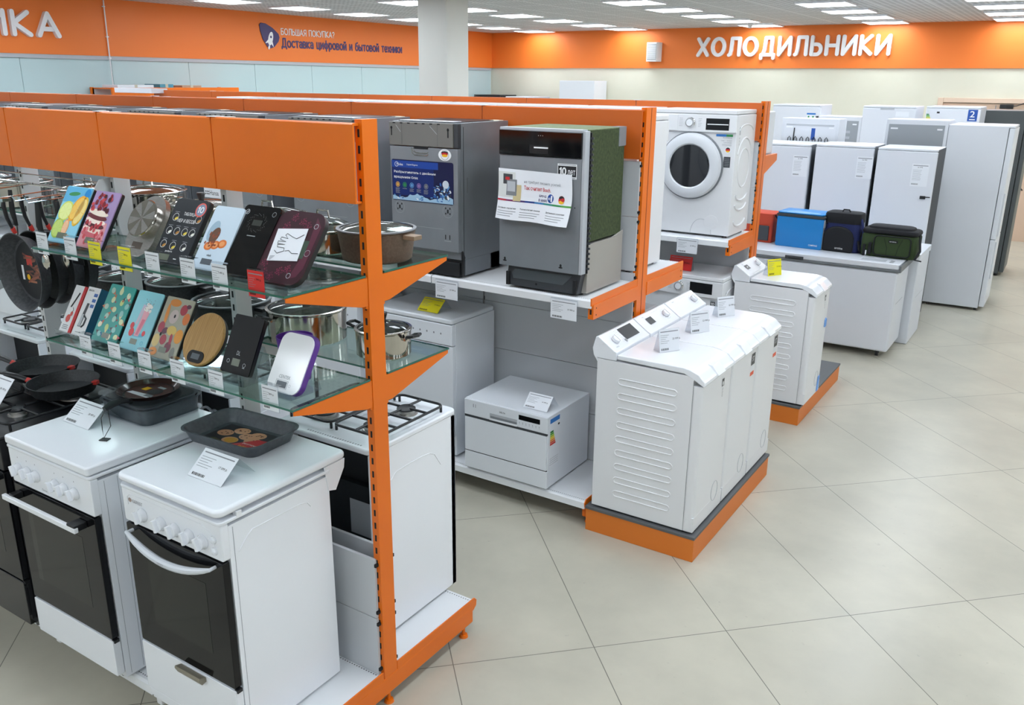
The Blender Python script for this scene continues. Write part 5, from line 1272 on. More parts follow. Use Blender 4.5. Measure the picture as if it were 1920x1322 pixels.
def s_shake():
    w, h = .145, .225; o = scale_base('kitchen_scale', 'light blue kitchen scale printed with pink milkshake and strawberries', -.965, ZL, w, h, 31)
    m = plate(o, w, h, .01, LC('shake_blue', '#8ACBD9')); y = -.0034
    m.ell(.0, .06, .04, .008, LC('shake_deep', '#4FA9C6'), y); m.poly([(-.014, .055), (.012, .055), (.03, .15), (-.004, .16)], LC('shake_pink', '#E3A0AE'), y - .0002); m.poly([(-.006, .06), (.006, .06), (.02, .12), (.002, .12)], LC('shake_rose', '#D56A80'), y - .0003)
    m.poly([(-.03, .1), (-.018, .095), (.0, .17), (-.018, .175)], LC('shake_pale', '#C9B8CC'), y - .0001)
    for k in range(9): m.ell(.012 + rnd.uniform(-.014, .016), .165 + rnd.uniform(-.012, .014), .008, .007, LC('cream_print', '#EFE8E4'), y - .0004 - k * .00001, n=8)
    for k in range(22): m.ell(.01 + rnd.uniform(-.025, .025), .178 + rnd.uniform(-.02, .02), .0016, .0016, LC('sprinkle', '#7A3038'), y - .0008, n=5)
    for cx, cz, q in ((-.04, .09, .011), (-.033, .066, .014), (.036, .07, .009)): m.ell(cx, cz, q, q * 1.15, LC('strawberry', '#D8323C'), y - .0005)
    m.rect(-.022, .016, .024, .044, LCD, y - .001); m.ring(.045, .034, .008, .002, LC('shake_deep', '#4FA9C6'), y - .001); m.build('printed_plate', o)
def s_veg():
    w, h = .15, .225; o = scale_base('kitchen_scale', 'grey-beige kitchen scale printed with carrots, beetroot and onions', -.8, ZL, w, h, 31)
    m = plate(o, w, h, .006, LC('veg_beige', '#A8A492')); y = -.0034
    for k, (cx, cz, rx, rz, c1, a) in enumerate(((-.02, .205, .03, .014, '#D9862E', 0), (.035, .185, .019, .02, '#A82A3E', 10), (.062, .155, .018, .022, '#D9742E', 0), (-.045, .16, .009, .04, '#DE8A2E', 4), (-.005, .155, .024, .026, '#C9B8B4', 0), (-.05, .11, .017, .021, '#A82A44', 0), (-.025, .1, .016, .012, '#5A2440', 30), (.01, .105, .026, .018, '#D9B860', 0), (.055, .09, .022, .026, '#E09428', 0), (-.055, .06, .019, .024, '#D8BC7A', 10), (-.018, .068, .017, .019, '#A82A3E', 0), (.018, .045, .017, .02, '#6E1C38', 0), (.02, .075, .008, .02, '#A82A3E', 10), (-.05, .02, .022, .015, '#DE862E', 0), (.05, .03, .012, .02, '#7A7A74', 0), (.055, .2, .012, .008, '#5A2440', 0))):
        m.ell(cx, cz, rx, rz, LC('v' + c1, c1), y - .0002 - k * .00002, a, 14)
    for cx, cz in ((.0, .157), (-.04, .085), (.06, .012)): m.ell(cx, cz, .005, .007, INK, y - .0008, n=10)
    m.rect(-.022, .018, .022, .042, LCD, y - .001); m.build('printed_plate', o)
BAMBOO = noisy('bamboo', '#C69B5E', '#B08447', 14, .4, stretch=(14, 14, .6), lo=.35, hi=.7)
def s_bamboo():
    o = thing('kitchen_scale', 'round bamboo kitchen scale with black oval display', 'kitchen scale', (-.548, .718, ZL + .012)); o.rotation_euler = (R(-34), 0, 0)
    MB().lathe([(.088, .002), (.09, .008), (.088, .016), (0, .016)], BLACKP, c=(0, 0, .102), n=48, axis='y', sx=1, sy=1.05).build('body', o)
    m = MB(); m.lathe([(.089, .002), (.092, 0), (.092, -.008), (.09, -.01), (0, -.01)], BAMBOO, c=(0, 0, .102), n=56, axis='y', sx=1, sy=1.05)
    for k in range(-3, 4): q = .1 * math.sqrt(max(0, 1 - (k * .026 / .095) ** 2)) * .86; m.rect(k * .026, k * .026 + .0006, .102 - q, .102 + q, mat('bamboo_joint', '#8E6A38', .5), -.0104)
    m.build('weighing_plate', o)
    m = MB(); m.prism(m.rr(-.04, .04, .016, .058, .02, 7), -.0125, -.0105, mat('display_black', '#101216', .35, spec=.3), 'y'); m.rect(-.02, .02, .028, .048, mat('grey_lcd', '#596068'), -.0129); m.build('display', o)
def s_bf():
    w, h = .138, .195; o = scale_base('kitchen_scale', 'small plain black kitchen scale with white icons on the lower shelf', -.405, ZL + .02, w, h, 27, roll_=0)
    m = plate(o, w, h, .007, mat('black_satin', '#0B0C0E', .3, spec=.2)); y = -.0034
    m.rect(-.024, .012, .026, .05, LCD, y); m.text('DL', -.012, .062, .014, LGREY, y, w=.016); m.ring(-.042, .038, .007, .0014, LGREY, y, n=8); m.ring(.036, .034, .007, .0014, LGREY, y, n=8); m.rect(.031, .041, .024, .026, LGREY, y); m.build('printed_plate', o)
def s_gentek():
    w, h = .15, .2; o = scale_base('kitchen_scale', 'white kitchen scale with purple rim nearest the orange post', -.195, ZL, w, h, 31, side=mat('purple_plastic', '#5A2E8E', .35), r=.035, th=.02)
    m = plate(o, w - .008, h - .006, .033, mat('glossy_white', '#F4F5F8', .12)); y = -.0034
    m.text('CENTEK', -.028, .045, .011, INKG, y, w=.05); m.rect(-.03, .014, .016, .036, mat('grey_lcd', '#596068'), y); m.tube([(-.034 + .0, -.0036, .014), (-.034, -.0036, .039), (.018, -.0036, .039), (.018, -.0036, .014), (-.034, -.0036, .014)], .0008, LGREY, 5); m.ring(.028, .026, .005, .001, LGREY, y, n=10); m.build('printed_plate', o)
s_ice(); s_shake(); s_veg(); s_bamboo(); s_bf(); s_gentek()
m = MB(T(-.2, .86, ZL + .0005)); m.lathe([(.04, 0), (.045, .002), (.06, .15), (.058, .15), (.043, .004), (0, .004)], mat('purple_plastic', '#5A2E8E', .35), n=24, c=(0, 0, 0)); tag(m.build('measuring_bowl'), 'purple plastic bowl standing behind the white and purple kitchen scale', 'bowl')
nm = ['lemon-print', 'cake-print', 'steel', 'slate', 'carrot-print', 'plain tall black', 'maroon']
for n_, x, w in zip(nm, (-1.255, -1.075, -.81, -.62, -.43, -.29, -.11), (.14, .13, .12, .14, .12, .14, .16)): stand(x, ZU, w, 'clear acrylic stand holding the %s kitchen scale' % n_)
for n_, x, w in zip(['ice-cream-print', 'milkshake', 'vegetable-print', 'bamboo', 'small black', 'white and purple'], (-1.062, -.893, -.725, -.55, -.336, -.12), (.13, .12, .13, .12, .12, .12)): stand(x, ZL, w, 'clear acrylic stand holding the %s kitchen scale' % n_)
stand(-1.28, ZL, .15, 'clear acrylic stand holding the two blender cartons')

# ================================================================ PRICE TAGS
def tag_print(m, w, h, price, y=-.001):
    m.rect(.06 * w - w / 2, w * .44, h * .86, h * .9, INKG, y); m.text(price, w * (-.05 if w < h else .15), h * (.62 if w < h else .48), h * .1, INK, y, bold=.02)
    for k in range(5): m.rect(-w * .44, -w * (.02 + .08 * (k % 3)), h * (.72 - .085 * k), h * (.735 - .085 * k), INKG, y)
    x = -w * .42
    for k in range(11): q = w * (.016 + .012 * (k % 3 == 0)); m.rect(x, x + q, h * .07, h * .16, INK, y); x += q + w * .014
def shelf_tag(label, x, ztop, y, col=PAPER, w=.052, h=.062, price='899 р.', group='price tags on the glass shelf edges', rz=0):
    o = thing('price_tag', label, 'price tag', (x, y, ztop - h), rz, group)
    m = MB(); m.box(-w / 2, w / 2, -.0006, .0006, 0, h, col); tag_print(m, w, h, price); m.build('paper', o)
    m = MB(); m.box(-w / 2 - .002, w / 2 + .002, .0008, .0022, -.002, h + .004, ACRYL); m.prism([(.0008, h + .004), (.02, h + .002), (.02, h + .0035), (.0008, h + .0055)], -w / 2, w / 2, ACRYL); m.build('holder', o)
    return o
up_ = ((-1.274, 'white price tag under the lemon-print kitchen scale', PAPER, '599 р.'), (-1.094, 'white price tag under the cake-print kitchen scale', PAPER, '599 р.'), (-.946, 'yellow price tag right of the cake-print scale, seen through the stand', YELLOWP, '799 р.'), (-.775, 'bright yellow price tag in front of the steel kitchen scale', YELLOWP, '999 р.'),
       (-.625, 'white price tag in front of the slate measures-table scale', PAPER, '1 199 р.'), (-.446, 'white price tag in front of the carrot-print scale', PAPER, '1 199 р.'), (-.294, 'white price tag in front of the tall plain black scale', PAPER, '1 499 р.'), (-.131, 'red price tag in front of the maroon scale', REDP, '1 799 р.'))
for x, lb, c_, pr in up_: shelf_tag(lb, x, ZU + .035 + .022, .662, c_, price=pr, h=.08, w=.07)
lo_ = ((-1.087, 'white price tag below the turquoise ice cream scale', '499 р.'), (-.91, 'white price tag below the milkshake scale', '699 р.'), (-.736, 'white price tag below the vegetable-print scale', '699 р.'), (-.558, 'white price tag below the bamboo scale', '799 р.'), (-.363, 'white price tag below the small plain black scale', '899 р.'), (-.11, 'white price tag below the white and purple scale', '899 р.'))
for x, lb, pr in lo_: shelf_tag(lb, x, ZL + .052, .662, price=pr, h=.08, w=.07)
for x, y, z, lb, pr in ((-.923, 2.625, 1.238, 'white price tag on the shelf edge below the dishwasher with navy poster', '27 999 р.'), (-.188, 2.625, 1.238, 'white price tag on the shelf edge below the green felt dishwasher', '37 999 р.'), (-.32, 4.57, 1.255, 'white price tag on the shelf edge below the washer with black display', '33 999 р.')):
    shelf_tag(lb, x, z, y, w=.15, h=.1, price=pr, group='price tags on the metal shelf edges')
def tent(label, loc, rz=0, col=PAPER, w=.16, h=.085, lean=38, price='17 099 р.', group='tent price tags'):
    o = thing('price_tag', label, 'price tag', loc, rz, group)
    dy, dz = h * math.sin(R(lean)), h * math.cos(R(lean))
    m = MB(T(0, 0, .001) @ RX(-lean)); m.box(-w / 2, w / 2, -.0006, .0004, 0, h, col); tag_print(m, w, h, price); m.build('paper', o)
    m = MB(); m.prism([(.001, 0), (.0022, 0), (dy + .0012, dz + .002), (dy + .06 * (1 if lean > 20 else .6), 0), (dy + .0585 * (1 if lean > 20 else .6), 0), (dy, dz)], -w / 2, w / 2, ACRYL); m.build('holder', o)
    return o
tent('tent price tag on the lid of the curved-handle cooker', (-.345, .565, .15 + SA_top + .0005), price='17 099 р.', w=.165, h=.105, lean=50)
tent('tent price tag on the lid of the bar-handle cooker', (-1.155, .615, .15 + SB_top + .0005), price='28 499 р.', w=.165, h=.105, lean=50)
tent('tent price tag standing on the burners of the black cooker at the left edge', (-1.665, .56, .15 + SC_top + .035), price='38 199 р.', w=.165, h=.11, lean=40)
tent('yellow tent price tag on the white dishwasher under the middle rack', (-1.16, 2.75, 1.002), 0, YELLOWP, w=.15, h=.1, lean=50, price='19 999 р.')
tent('tent price tag on top of the compact white dishwasher', (-.39, 2.70, .582), 0, PAPER, w=.15, h=.095, lean=45, price='14 999 р.')
for yy, lb, c_, xx, zz in ((2.85, 'upright clear price tag on the nearest top-loading washer', PAPER, .3, .9975), (3.26, 'upright clear price tag on the middle top-loading washer', PAPER, .3, .9975), (3.67, 'upright clear price tag on the rearmost of the three top-loading washers', PAPER, .3, .9975), (4.93, 'upright yellow price tag on the lone far top-loading washer', YELLOWP, .2, .9975)):
    tent(lb, (xx, yy, zz), 58, c_, w=.12, h=.115, lean=10, price='23 999 р.')
tent('red tent price tag on the washer under the upper washer at the far rack', (-.42, 4.72, .997), 0, REDP, w=.17, h=.1, lean=12, price='39 999 р.')

# ================================================================ POTS AND PANS
GRAN = noisy('grey_granite_coating', '#3E4044', '#54575B', 90, .5, lo=.4, hi=.7, bump=.2); GRANB = noisy('black_granite_coating', '#232527', '#34373A', 120, .5, lo=.4, hi=.7)
BROWN = noisy('brown_stone_coating', '#5F4D40', '#6E5B4C', 120, .5, lo=.4, hi=.7)
DARKPAN = noisy('dark_pan', '#1E2023', '#2B2E31', 90, .4)
def pot(label, x, y, z, r, h, M_, lid='glass', handles='metal', hm=None, knobm=BLACKP, group=None, ang=0, flare=0., dome=.025, cat='pot'):
    o = thing('cooking_pot', label, cat, (x, y, z), ang, group); t_ = .0025
    m = MB(); m.lathe([(0, 0), (r * .93 - flare, 0), (r * .985 - flare, .006), (r, h - .004), (r + .004, h), (r - t_, h), (r - t_ - flare * .9 - .002, .008), (0, .008)], M_, n=48); m.build('body', o)
    if lid:
        gm = GLASS if lid == 'glass' else M_
        m = MB(); m.lathe([(r - .006, h + .002), (r * .8, h + dome * .45), (r * .45, h + dome * .85), (.012, h + dome), (0, h + dome)], gm, n=48); l_ = m.build('lid', o)
        m = MB(); m.lathe([(r - .006, h + .0005), (r + .004, h + .001), (r + .004, h + .005), (r - .007, h + .006), (r - .006, h + .0005)], STEEL if M_ in (STEEL,) else (M_ if lid != 'glass' else (STEEL if M_ == STEEL else GREY)), n=48); m.build('lid_rim', l_)
        m = MB()
        if knobm == STEEL: m.tube([(-.03, 0, h + dome - .003), (-.026, 0, h + dome + .022), (.026, 0, h + dome + .022), (.03, 0, h + dome - .003)], .004, STEEL, 8)
        else: m.lathe([(.011, h + dome - .002), (.011, h + dome + .012), (.017, h + dome + .03), (.015, h + dome + .036), (0, h + dome + .036)], knobm, n=20)
        m.build('knob', l_)
    for s in (-1, 1):
        m = MB(); zz = h - .018
        if handles == 'metal': m.tube([(s * (r - .002), -.035, zz - .0), (s * (r + .025), -.03, zz + .004), (s * (r + .034), 0, zz + .006), (s * (r + .025), .03, zz + .004), (s * (r - .002), .035, zz)], .0045, STEEL, 8)
        elif handles == 'stub': m.box(min(s * r, s * (r + .05)), max(s * r, s * (r + .05)), -.022, .022, zz - .004, zz + .012, hm)
        elif handles == 'loop': m.box(min(s * (r - .002), s * (r + .014)), max(s * (r - .002), s * (r + .014)), -.01, .01, zz - .01, zz, STEEL); m.tube([(s * (r + .012), -.006, zz), (s * (r + .03), -.022, zz + .012), (s * (r + .055), -.02, zz + .018), (s * (r + .062), 0, zz + .018), (s * (r + .055), .02, zz + .018), (s * (r + .03), .022, zz + .012), (s * (r + .012), .006, zz)], .006, BLACKP, 8)
        m.build('handle', o, bevel=.003 if handles == 'stub' else 0)
    return o
pot('brown stone-coated casserole with glass lid at the end of the upper rear shelf', -.155, 1.225, ZU + .0005, .135, .105, BROWN, handles='stub', hm=mat('taupe_handle', '#8A7560', .5), knobm=mat('brown_knob', '#5A463A', .5), flare=.012, ang=0)
m = MB(); m.M = T(-.09, 1.21, ZU + .165) @ RZ(0) @ RY(-30); m.tube([(-.05, 0, 0), (0, 0, .008), (.05, 0, 0)], [.012, .014, .008], mat('brown_knob', '#5A463A', .5), 10)
pot('steel saucepan with domed glass lid beside the brown casserole', -.41, 1.225, ZU + .0005, .112, .08, STEEL, dome=.045, knobm=STEEL)
pot('wide steel pot with glass lid behind the tall black scale', -.7, 1.225, ZU + .0005, .145, .105, STEEL, dome=.03, knobm=STEEL)
pot('steel lidded pan with dark handle behind the slate scale', -1.08, 1.22, ZU + .0005, .12, .115, STEEL, lid='steel', dome=.01, knobm=BLACKP)
pot('large steel stockpot at the upper rear shelf behind the round steel scale', -1.42, 1.22, ZU + .0005, .15, .14, STEEL, dome=.03, knobm=STEEL)
pot('steel pot at the far left of the upper rear shelf', -1.86, 1.22, ZU + .0005, .13, .12, STEEL, knobm=STEEL)
pot('large steel pot with glass lid behind the white and purple scale', -.525, 1.225, ZL + .0005, .15, .12, STEEL, handles='loop', knobm=BLACKP, ang=80)
pot('small steel pot with black handles at the end of the lower rear shelf', -.15, 1.235, ZL + .0005, .1, .095, STEEL, handles='loop', knobm=BLACKP)
pot('dark coated pot with glass lid behind the bamboo scale', -.95, 1.22, ZL + .0005, .155, .09, DARKPAN, handles='stub', hm=BLACKP)
pot('black coated casserole with glass lid behind the vegetable scale', -1.3, 1.24, ZL + .0005, .14, .12, GRANB, handles='stub', hm=BLACKP)
pot('dark casserole behind the milkshake scale on the lower rear shelf', -1.64, 1.22, ZL + .0005, .14, .1, GRANB, handles='stub', hm=BLACKP)
pot('dark coated pot at the left end of the lower rear shelf', -2.03, 1.22, ZL + .0005, .14, .1, DARKPAN, handles='stub', hm=BLACKP)
for k, x in enumerate((-2.42, -2.8, -3.15)):
    for zz, nm_ in ((ZU, 'upper'), (ZL, 'lower')):
        pot('%s pot on the %s rear shelf, %s from the left end' % (('steel', 'dark')[(k + (nm_ == 'lower')) % 2], nm_, ('third', 'second', 'first')[k]), x, 1.225, zz + .0005, .13, .11, (STEEL, DARKPAN)[(k + (nm_ == 'lower')) % 2], handles=('metal', 'stub')[(k + (nm_ == 'lower')) % 2], hm=BLACKP)
FOOD = LC('meat', '#8E4A34')
def pan(label, r, dep, M_, inner, hl=.17, hm=BLACKP, rivet=REDM, sticker=None, name='frying_pan'):
    """pan lying flat; handle towards -X"""
    o = thing(name, label, 'frying pan')
    m = MB(); m.lathe([(0, 0), (r * .78, 0), (r * .84, .004), (r - .003, dep - .002), (r, dep), (r - .004, dep), (r * .82, .006), (0, .004)], M_, n=48); m.lathe([(r * .79, .0062), (.0, .0062)], inner, n=40); m.build('body', o)
    m = MB(); m.tube([(-r + .002, 0, dep - .012), (-r - .02, 0, dep - .004)], [.011, .012], rivet, 10, flat=.7); m.build('rivet_cover', o)
    m = MB(); m.tube([(-r - .018, 0, dep - .004), (-r - .06, 0, dep + .01), (-r - .11, 0, dep + .016), (-r - hl, 0, dep + .012)], [.01, .012, .014, .01], hm, 10, flat=.55); h_ = m.build('handle', o)
    if sticker: sticker(o, r)
    return o
def st_meat(o, r):
    m = MB(); m.lathe([(r * .74, .0), (0, 0)], INK, c=(0, 0, .0066), n=36)
    for k in range(26): m.M = T(.0 + rnd.uniform(-.06, .05), rnd.uniform(-.03, .08), .0068 + k * .00004) @ RZ(rnd.uniform(60, 120)); m.box(-.028, .028, -.004, .004, 0, .0002, LC(*rnd.choice((('meat', '#8E4A34'), ('meat2', '#6B3426'), ('meat3', '#A8674A')))))
    m.M = T(0, 0, .0075); m.box(-.06, -.02, -.03, .01, 0, .0002, REDM); m.box(-.015, .045, -.075, -.06, 0, .0002, PAPER); m.lathe([(.012, 0), (0, 0)], GOLDF, c=(.03, -.03, .0004), n=12); m.build('paper_insert', o)
# hanging pans: one behind the other on the wire hooks, mouth towards the aisle
PH = [(-1.62, .735, .16, GRAN, 'granite frying pan hanging foremost with grilled meat paper insert'), (-1.62, .805, .16, GRANB, 'dark frying pan hanging second behind the one with the meat insert'), (-1.62, .875, .155, GRAN, 'dark grey frying pan hanging third from the front'), (-1.62, .94, .15, GRANB, 'dark frying pan hanging last at the back of the hook')]
for k, (x, y, r, M_, lb) in enumerate(PH):
    o = pan(lb, r, .06, M_, M_ if k else GRAN, hl=.13, sticker=st_meat if k == 0 else None)
    o.location = (x, y + .06, 1.53); o.rotation_euler = (R(90), R(90), 0)
    # mouth (+z local) turned to -Y, handle (-x local) upwards
    o.rotation_euler = (Matrix(((0, 1, 0), (0, 0, -1), (-1, 0, 0))).to_euler())
    o['group'] = 'frying pans hanging in the left bay'
    m = MB(T(-r - .13, 0, .07)); m.box(-.006, .006, -.012, .012, -.02, .012, CHROME); m.build('hanging_loop', o)
# chrome rail and hooks
m = thing('hanging_rail', 'chrome wire rail with hooks carrying frying pans and utensils', 'rail', (-1.99, .98, 1.84))
q = MB(); q.tube([(-.62, 0, 0), (.62, 0, 0)], .006, CHROME, 8); q.tube([(-.62, 0, .04), (.62, 0, .04)], .003, CHROME, 8); q.build('bar', m)
for s in (-.655, .64): q = MB(); q.prism([(.024, -.06), (-.05, -.02), (-.06, .0), (-.02, .055), (.024, .06)], s - .0015, s + .0015, POSTW); q.build('bracket', m)
for xx in (-.5, -.38, -.2, .0, .12, .37, .5, .59):
    q = MB(); q.tube([(xx, 0, .006), (xx, -.02, .002), (xx, -.28, -.012), (xx, -.29, .01)], .0025, CHROME, 6); q.build('hook', m)
def utensil(label, x, y, z, L, kind):
    o = thing('kitchen_utensil', label, 'kitchen utensil', (x, y, z), 0, 'black utensils hanging in the left bay')
    m = MB(); m.tube([(0, 0, 0), (0, -.004, -.09), (0, .004, -L * .5)], [.008, .012, .007], BLACKP, 10, flat=.6); m.build('handle', o)
    m = MB()
    if kind == 'turner': m.prism([(-.03, -L * .5), (.03, -L * .5), (.038, -L), (-.038, -L)], .0, .003, BLACKP, 'y')
    elif kind == 'ladle': m.tube([(0, .004, -L * .5), (0, 0, -L * .85)], .004, STEEL, 8); m.lathe([(.038, 0), (.034, -.018), (.02, -.03), (0, -.034), (.0, -.031), (.03, -.018), (.036, 0)], STEEL, c=(0, 0, -L * .88), n=24)
    else: m.tube([(0, .004, -L * .5), (0, 0, -L * .8)], .004, STEEL, 8); m.lathe([(0, -.03), (.02, -.018), (.026, 0), (.02, .022), (0, .034)], STEEL, c=(0, 0, -L * .88), n=20, sy=.35)
    m.build('head', o)
for k, (x, y, kd, L) in enumerate(((-1.99, .74, 'turner', .33), (-1.99, .86, 'ladle', .3), (-1.87, .76, 'turner', .34), (-1.87, .88, 'spoon', .3), (-1.415, .74, 'spoon', .26), (-1.42, .87, 'turner', .26), (-1.385, .8, 'spoon', .26), (-1.385, .94, 'turner', .26))):
    utensil('black-handled %s hanging %s on the %s hook left of the lemon scale' % (kd, 'in front' if k % 2 == 0 else 'behind', ['fourth', 'third', 'second', 'nearest'][k // 2]), x, y, 1.826, L, kd)
# pans on the black cooker
zc = .15 + SC_top + .0335
p1 = pan('black frying pan with red handle joint at the back of the black cooker', .145, .05, GRANB, GRANB, rivet=REDM); p1.location = (-1.79, .86, zc); p1.rotation_euler = (0, 0, R(20))
p2 = pan('black frying pan with red handle joint nearest the white cooker', .14, .05, GRANB, GRANB, rivet=REDM); p2.location = (-1.52, .79, zc); p2.rotation_euler = (0, 0, R(28))
for p_ in (p1, p2): MB().box(.13, .15, -.012, .012, .04, .054, REDM).build('pour_lip', p_)
# baking tins
def tin(label, loc, w, d, h, M_, rz=0, name='baking_tin', flare=.022, rim=True):
    o = thing(name, label, 'baking tin', loc, rz); m = MB(); n = 6
    def ringp(s, z, r): return [(x, y, z) for x, y in m.rr(-w / 2 + s, w / 2 - s, -d / 2 + s, d / 2 - s, r, n)]
    rows = [ringp(flare, 0, .035), ringp(flare * .3, h * .8, .045), ringp(0, h - .003, .05), ringp(-.006, h - .001, .054), ringp(-.006, h + .0015, .054), ringp(.004, h, .046), ringp(flare * .3 + .003, h * .8, .042), ringp(flare + .003, .003, .032)]
    k = len(rows[0]); vs = [p for r_ in rows for p in r_]; fs = [tuple(range(k))]
    for j in range(len(rows) - 1):
        for i in range(k): fs.append((j * k + i, j * k + (i + 1) % k, (j + 1) * k + (i + 1) % k, (j + 1) * k + i))
    fs.append(tuple((len(rows) - 1) * k + i for i in reversed(range(k)))); m.add(vs, fs, M_); m.build('body', o); return o
TINM = noisy('slate_nonstick', '#4A4F55', '#555B61', 60, .4)
o = tin('slate grey baking tin with cookie-print card on the curved-handle cooker', (-.515, .86, .15 + SA_top + .0008), .37, .25, .048, TINM, 3)
m = MB(T(.01, 0, .0036) @ TOP); m.rect(-.145, .145, -.075, .08, mat('card_dark', '#2C2C30', .4), 0)
for k, (a, b) in enumerate(((-.1, .01), (-.055, .05), (-.035, -.03), (0, .02), (.03, .045), (.045, -.0))):
    m.ell(a, b, .034, .026, LC('cookie', '#C9936E'), -.0003 - k * .00005)
    for q in range(7): m.ell(a + rnd.uniform(-.02, .02), b + rnd.uniform(-.015, .015), .004, .003, LC('choc', '#5A3424'), -.0008, n=6)
m.ell(-.03, -.03, .028, .02, LC('mustard', '#C9921E'), -.001); m.poly([(-.145, -.075), (-.02, -.075), (-.05, -.05), (-.1, -.04)], LC('olive_print', '#4E4A1E'), -.0004)
m.poly([(-.02, -.075), (.145, -.075), (.145, .03), (.06, .02)], LC('crimson', '#C4242B'), -.0011); m.text('регулярный', .03, -.035, .014, WHITE, -.0014, w=.075); m.text('выпечка', .03, -.06, .014, GOLDF, -.0014, w=.06); m.build('printed_card', o)
o = tin('deep grey baking tin wrapped in clear film on the bar-handle cooker', (-1.055, .875, .15 + SB_top + .0008), .3, .27, .062, TINM, 0, flare=.012)
tin0 = tin('second grey baking tin nested inside the film-wrapped one', (-1.055, .875, .15 + SB_top + .008), .285, .255, .062, TINM, 0, flare=.012)
m = MB(); m.rbox(-.156, .156, -.141, .141, -.0 + .0006, .078, .045, FILM); o2 = m.build('film_wrap', tin0)
pp = pan('brown-black pancake pan with food label lying on the film-wrapped baking tin', .118, .022, mat('brown_glaze', '#3A1C16', .25, coat=.5), BLACKP, hl=.15, rivet=BLACKP)
pp.location = (-1.04, .86, .15 + SB_top + .08); pp.rotation_euler = (0, 0, R(112))
m = MB(T(0, 0, .0068) @ RZ(-112)); m.lathe([(.088, 0), (0, 0)], LC('label_brown', '#4A1E18'), n=32)
m.M = T(0, 0, .0071) @ RZ(-112); m.box(-.05, -.02, .0, .03, 0, .0002, GOLDF); m.prism([(-.07, -.05), (.07, -.05), (.055, -.02), (-.06, -.03)], 0, .0002, PAPER, 'z'); m.box(.02, .06, -.04, -.02, .0002, .0004, GREY); m.box(-.01, .03, .045, .06, 0, .0002, LGREY); m.lathe([(.03, 0), (0, 0)], BLACKG, c=(.025, .01, .0003), n=20); m.build('food_label', pp)
m = MB(T(-.118 - .14, 0, .034)); m.tube([(0, 0, 0), (-.02, .01, -.03), (-.01, .02, -.08), (-.02, .01, -.108), (.005, -.005, -.07), (.008, 0, 0)], .0015, BLACKP, 6); m.box(-.035, -.01, -.01, .022, -.122, -.111, BLACKP); m.build('hang_tag', pp)

# ================================================================ COOLER BAGS ON THE FREEZER
ZF = .8385
FAB = lambda n, c, b=.3: noisy(n, c, c, 200, .85, bump=b)
def softbox(m, w, d, h, M_, r=.04, taper=.0):
    n = 5; rows = []
    for s, z in ((.006 + r * .0, .0), (.0, .012), (.0, h - r * .5), (.006, h - .006), (.02, h)):
        rows.append([(x, y, z) for x, y in m.rr(-w / 2 + s + taper * z, w / 2 - s - taper * z, s, d - s, r, n)])
    k = len(rows[0]); vs = [p for q in rows for p in q]; fs = [tuple(range(k)), tuple((len(rows) - 1) * k + i for i in reversed(range(k)))]
    for j in range(len(rows) - 1):
        for i in range(k): fs.append((j * k + i, j * k + (i + 1) % k, (j + 1) * k + (i + 1) % k, (j + 1) * k + i))
    m.add(vs, fs, M_)
BLUE = mat('bright_blue_vinyl', '#1683CC', .3); DGF = mat('dark_grey_fabric', '#3F4347', .8); BLF = mat('black_fabric', '#15161B', .85); NVF = mat('navy_fabric', '#1A2456', .8); GRF = FAB('olive_green_fabric', '#2E3F1F'); RDF = mat('red_orange_fabric', '#C8452A', .7)
o = thing('cooler_bag', 'bright blue square cooler bag with grey side on the chest freezer', 'cooler bag', (-.2, 7.0, ZF), -4)
m = MB(); softbox(m, .43, .26, .28, BLUE, .012); m.build('body', o); m = MB(); m.box(.2152, .2175, .01, .25, .0, .2, GREY); m.box(.2152, .2175, .01, .25, .2, .27, LGREY); m.build('side_panel', o)
m = MB(); softbox(m, .445, .275, .03, DGF, .02); q = m.build('lid_band', o); q.location = (0, -.006, .278); m = MB(); softbox(m, .43, .27, .02, BLUE, .02); q = m.build('lid', o, bevel=.004); q.location = (0, -.004, .305)
MB().text('CAMPING', .1, .028, .016, WHITE, -.002, w=.08, bold=.02).build('lettering', o); MB().tube([(.22, .05, .27), (.25, .08, .2), (.245, .12, .08), (.23, .2, .02)], .009, BLF, 8).build('strap', o)
o = thing('cooler_backpack', 'black and navy backpack cooler between the blue and green bags', 'cooler bag', (.165, 7.02, ZF), -4)
m = MB(); softbox(m, .33, .2, .33, NVF, .05, .06); m.build('body', o)
m = MB(); pts = [(-.15, .0), (.12, .0)] + [(-.015 + .135 * math.cos(R(a)), .14 + .09 * math.sin(R(a))) for a in range(0, 181, 20)]; m.prism(pts, -.03, .02, BLF, 'y'); m.build('front_pocket', o, bevel=.02, seg=4)
m = MB(); m.tube([(-.015 + .137 * math.cos(R(a)), -.012, .14 + .094 * math.sin(R(a))) for a in range(0, 181, 15)], .005, NVF, 6); m.build('pocket_piping', o)
m = MB(); softbox(m, .315, .21, .1, BLF, .05); q = m.build('top_section', o); q.location = (-.004, -.005, .25); MB().tube([(-.03, .08, .345), (-.02, .08, .37), (.03, .08, .37), (.04, .08, .345)], .006, BLF, 8).build('top_loop', o)
m = MB(); m.tube([(.15, .05, .3), (.19, .02, .2), (.19, .02, .08), (.15, .06, .01)], .012, NVF, 8); m.build('strap', o)
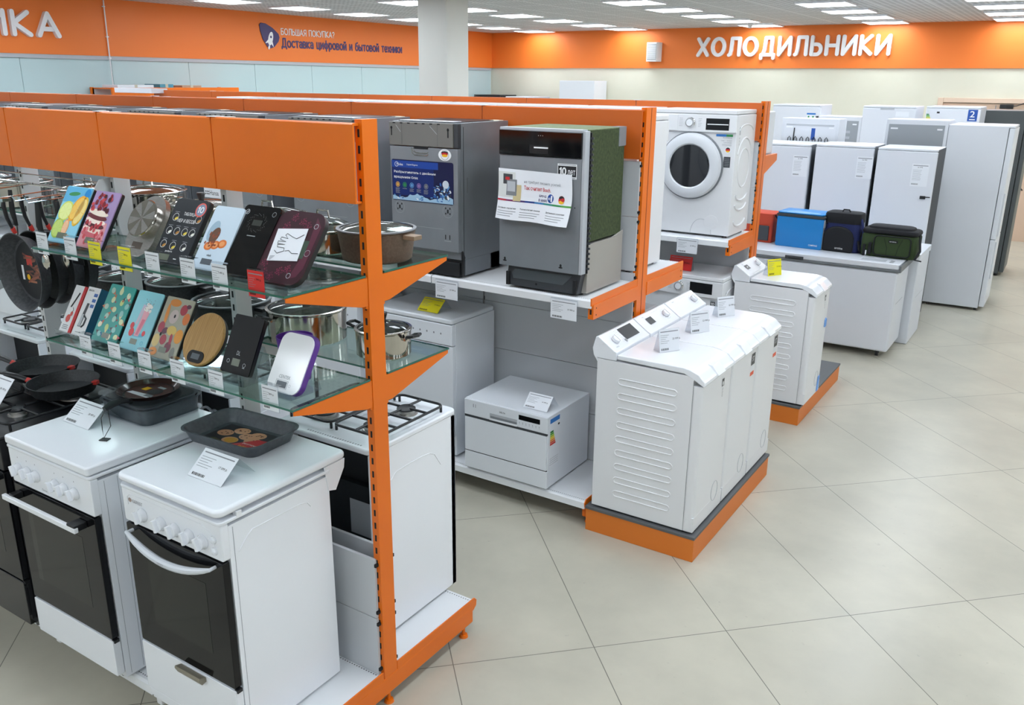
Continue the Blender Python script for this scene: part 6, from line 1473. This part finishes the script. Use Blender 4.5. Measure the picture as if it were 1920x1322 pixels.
MB().text('arctica', -.03, .028, .018, WHITE, -.032, w=.07, bold=.02).build('lettering', o)
o = thing('cooler_bag', 'dark olive green cooler bag with black trim near the freezer lid controls', 'cooler bag', (.575, 6.98, ZF), -3)
m = MB(); softbox(m, .46, .24, .2, GRF, .04); m.build('body', o); m = MB(); softbox(m, .46, .25, .045, BLF, .045); q = m.build('lid', o, bevel=.006); q.location = (0, -.005, .198); m = MB(); softbox(m, .38, .2, .03, BLF, .06); q = m.build('top_pocket', o, bevel=.01); q.location = (0, .01, .236)
m = MB(); m.prism(m.rr(-.11, .19, .02, .19, .035), -.025, .01, GRF, 'y'); m.build('front_pocket', o, bevel=.01, seg=3)
m = MB(); m.tube([(a, -.027, b) for a, b in m.rr(-.11, .19, .02, .19, .035)], .005, BLF, 6, closed=True); m.tube([(-.03, -.027, .17), (.0, -.027, .09), (.0, -.027, .03)], .0016, BLF, 5); m.tube([(.12, -.027, .17), (.09, -.027, .09), (.08, -.027, .03)], .0016, BLF, 5); m.build('piping', o)
m = MB(); m.rect(.01, .085, .135, .16, BLF, -.031); m.text('arctica', .018, .143, .01, WHITE, -.0316, w=.055, bold=.02); m.build('brand_patch', o)
m = MB(); m.tube([(-.23, .1, .2), (-.27, .06, .13), (-.23, .0, .03)], .014, BLF, 8, flat=.4); m.tube([(.23, .1, .2), (.26, .03, .08), (.235, -.02, .01), (.29, -.03, .006)], .012, BLF, 8, flat=.5); m.box(-.2, -.18, -.02, -.005, .0, .1, BLF); m.box(-.155, -.13, -.02, -.005, .02, .12, BLF); m.box(-.175, -.165, -.022, -.018, .01, .05, PAPER); m.build('strap', o)
o = thing('cooler_bag', 'red-orange cooler bag partly hidden by the farthest rack post', 'cooler bag', (-.62, 7.1, ZF), -4)
m = MB(); softbox(m, .3, .22, .28, RDF, .02); m.build('body', o); m = MB(); m.box(.0, .12, -.012, 0, .02, .16, DKGREY); m.build('front_pocket', o, bevel=.005); MB().tube([(.15, .05, .26), (.19, .06, .2), (.17, .06, .05)], .008, BLF, 8).build('strap', o)
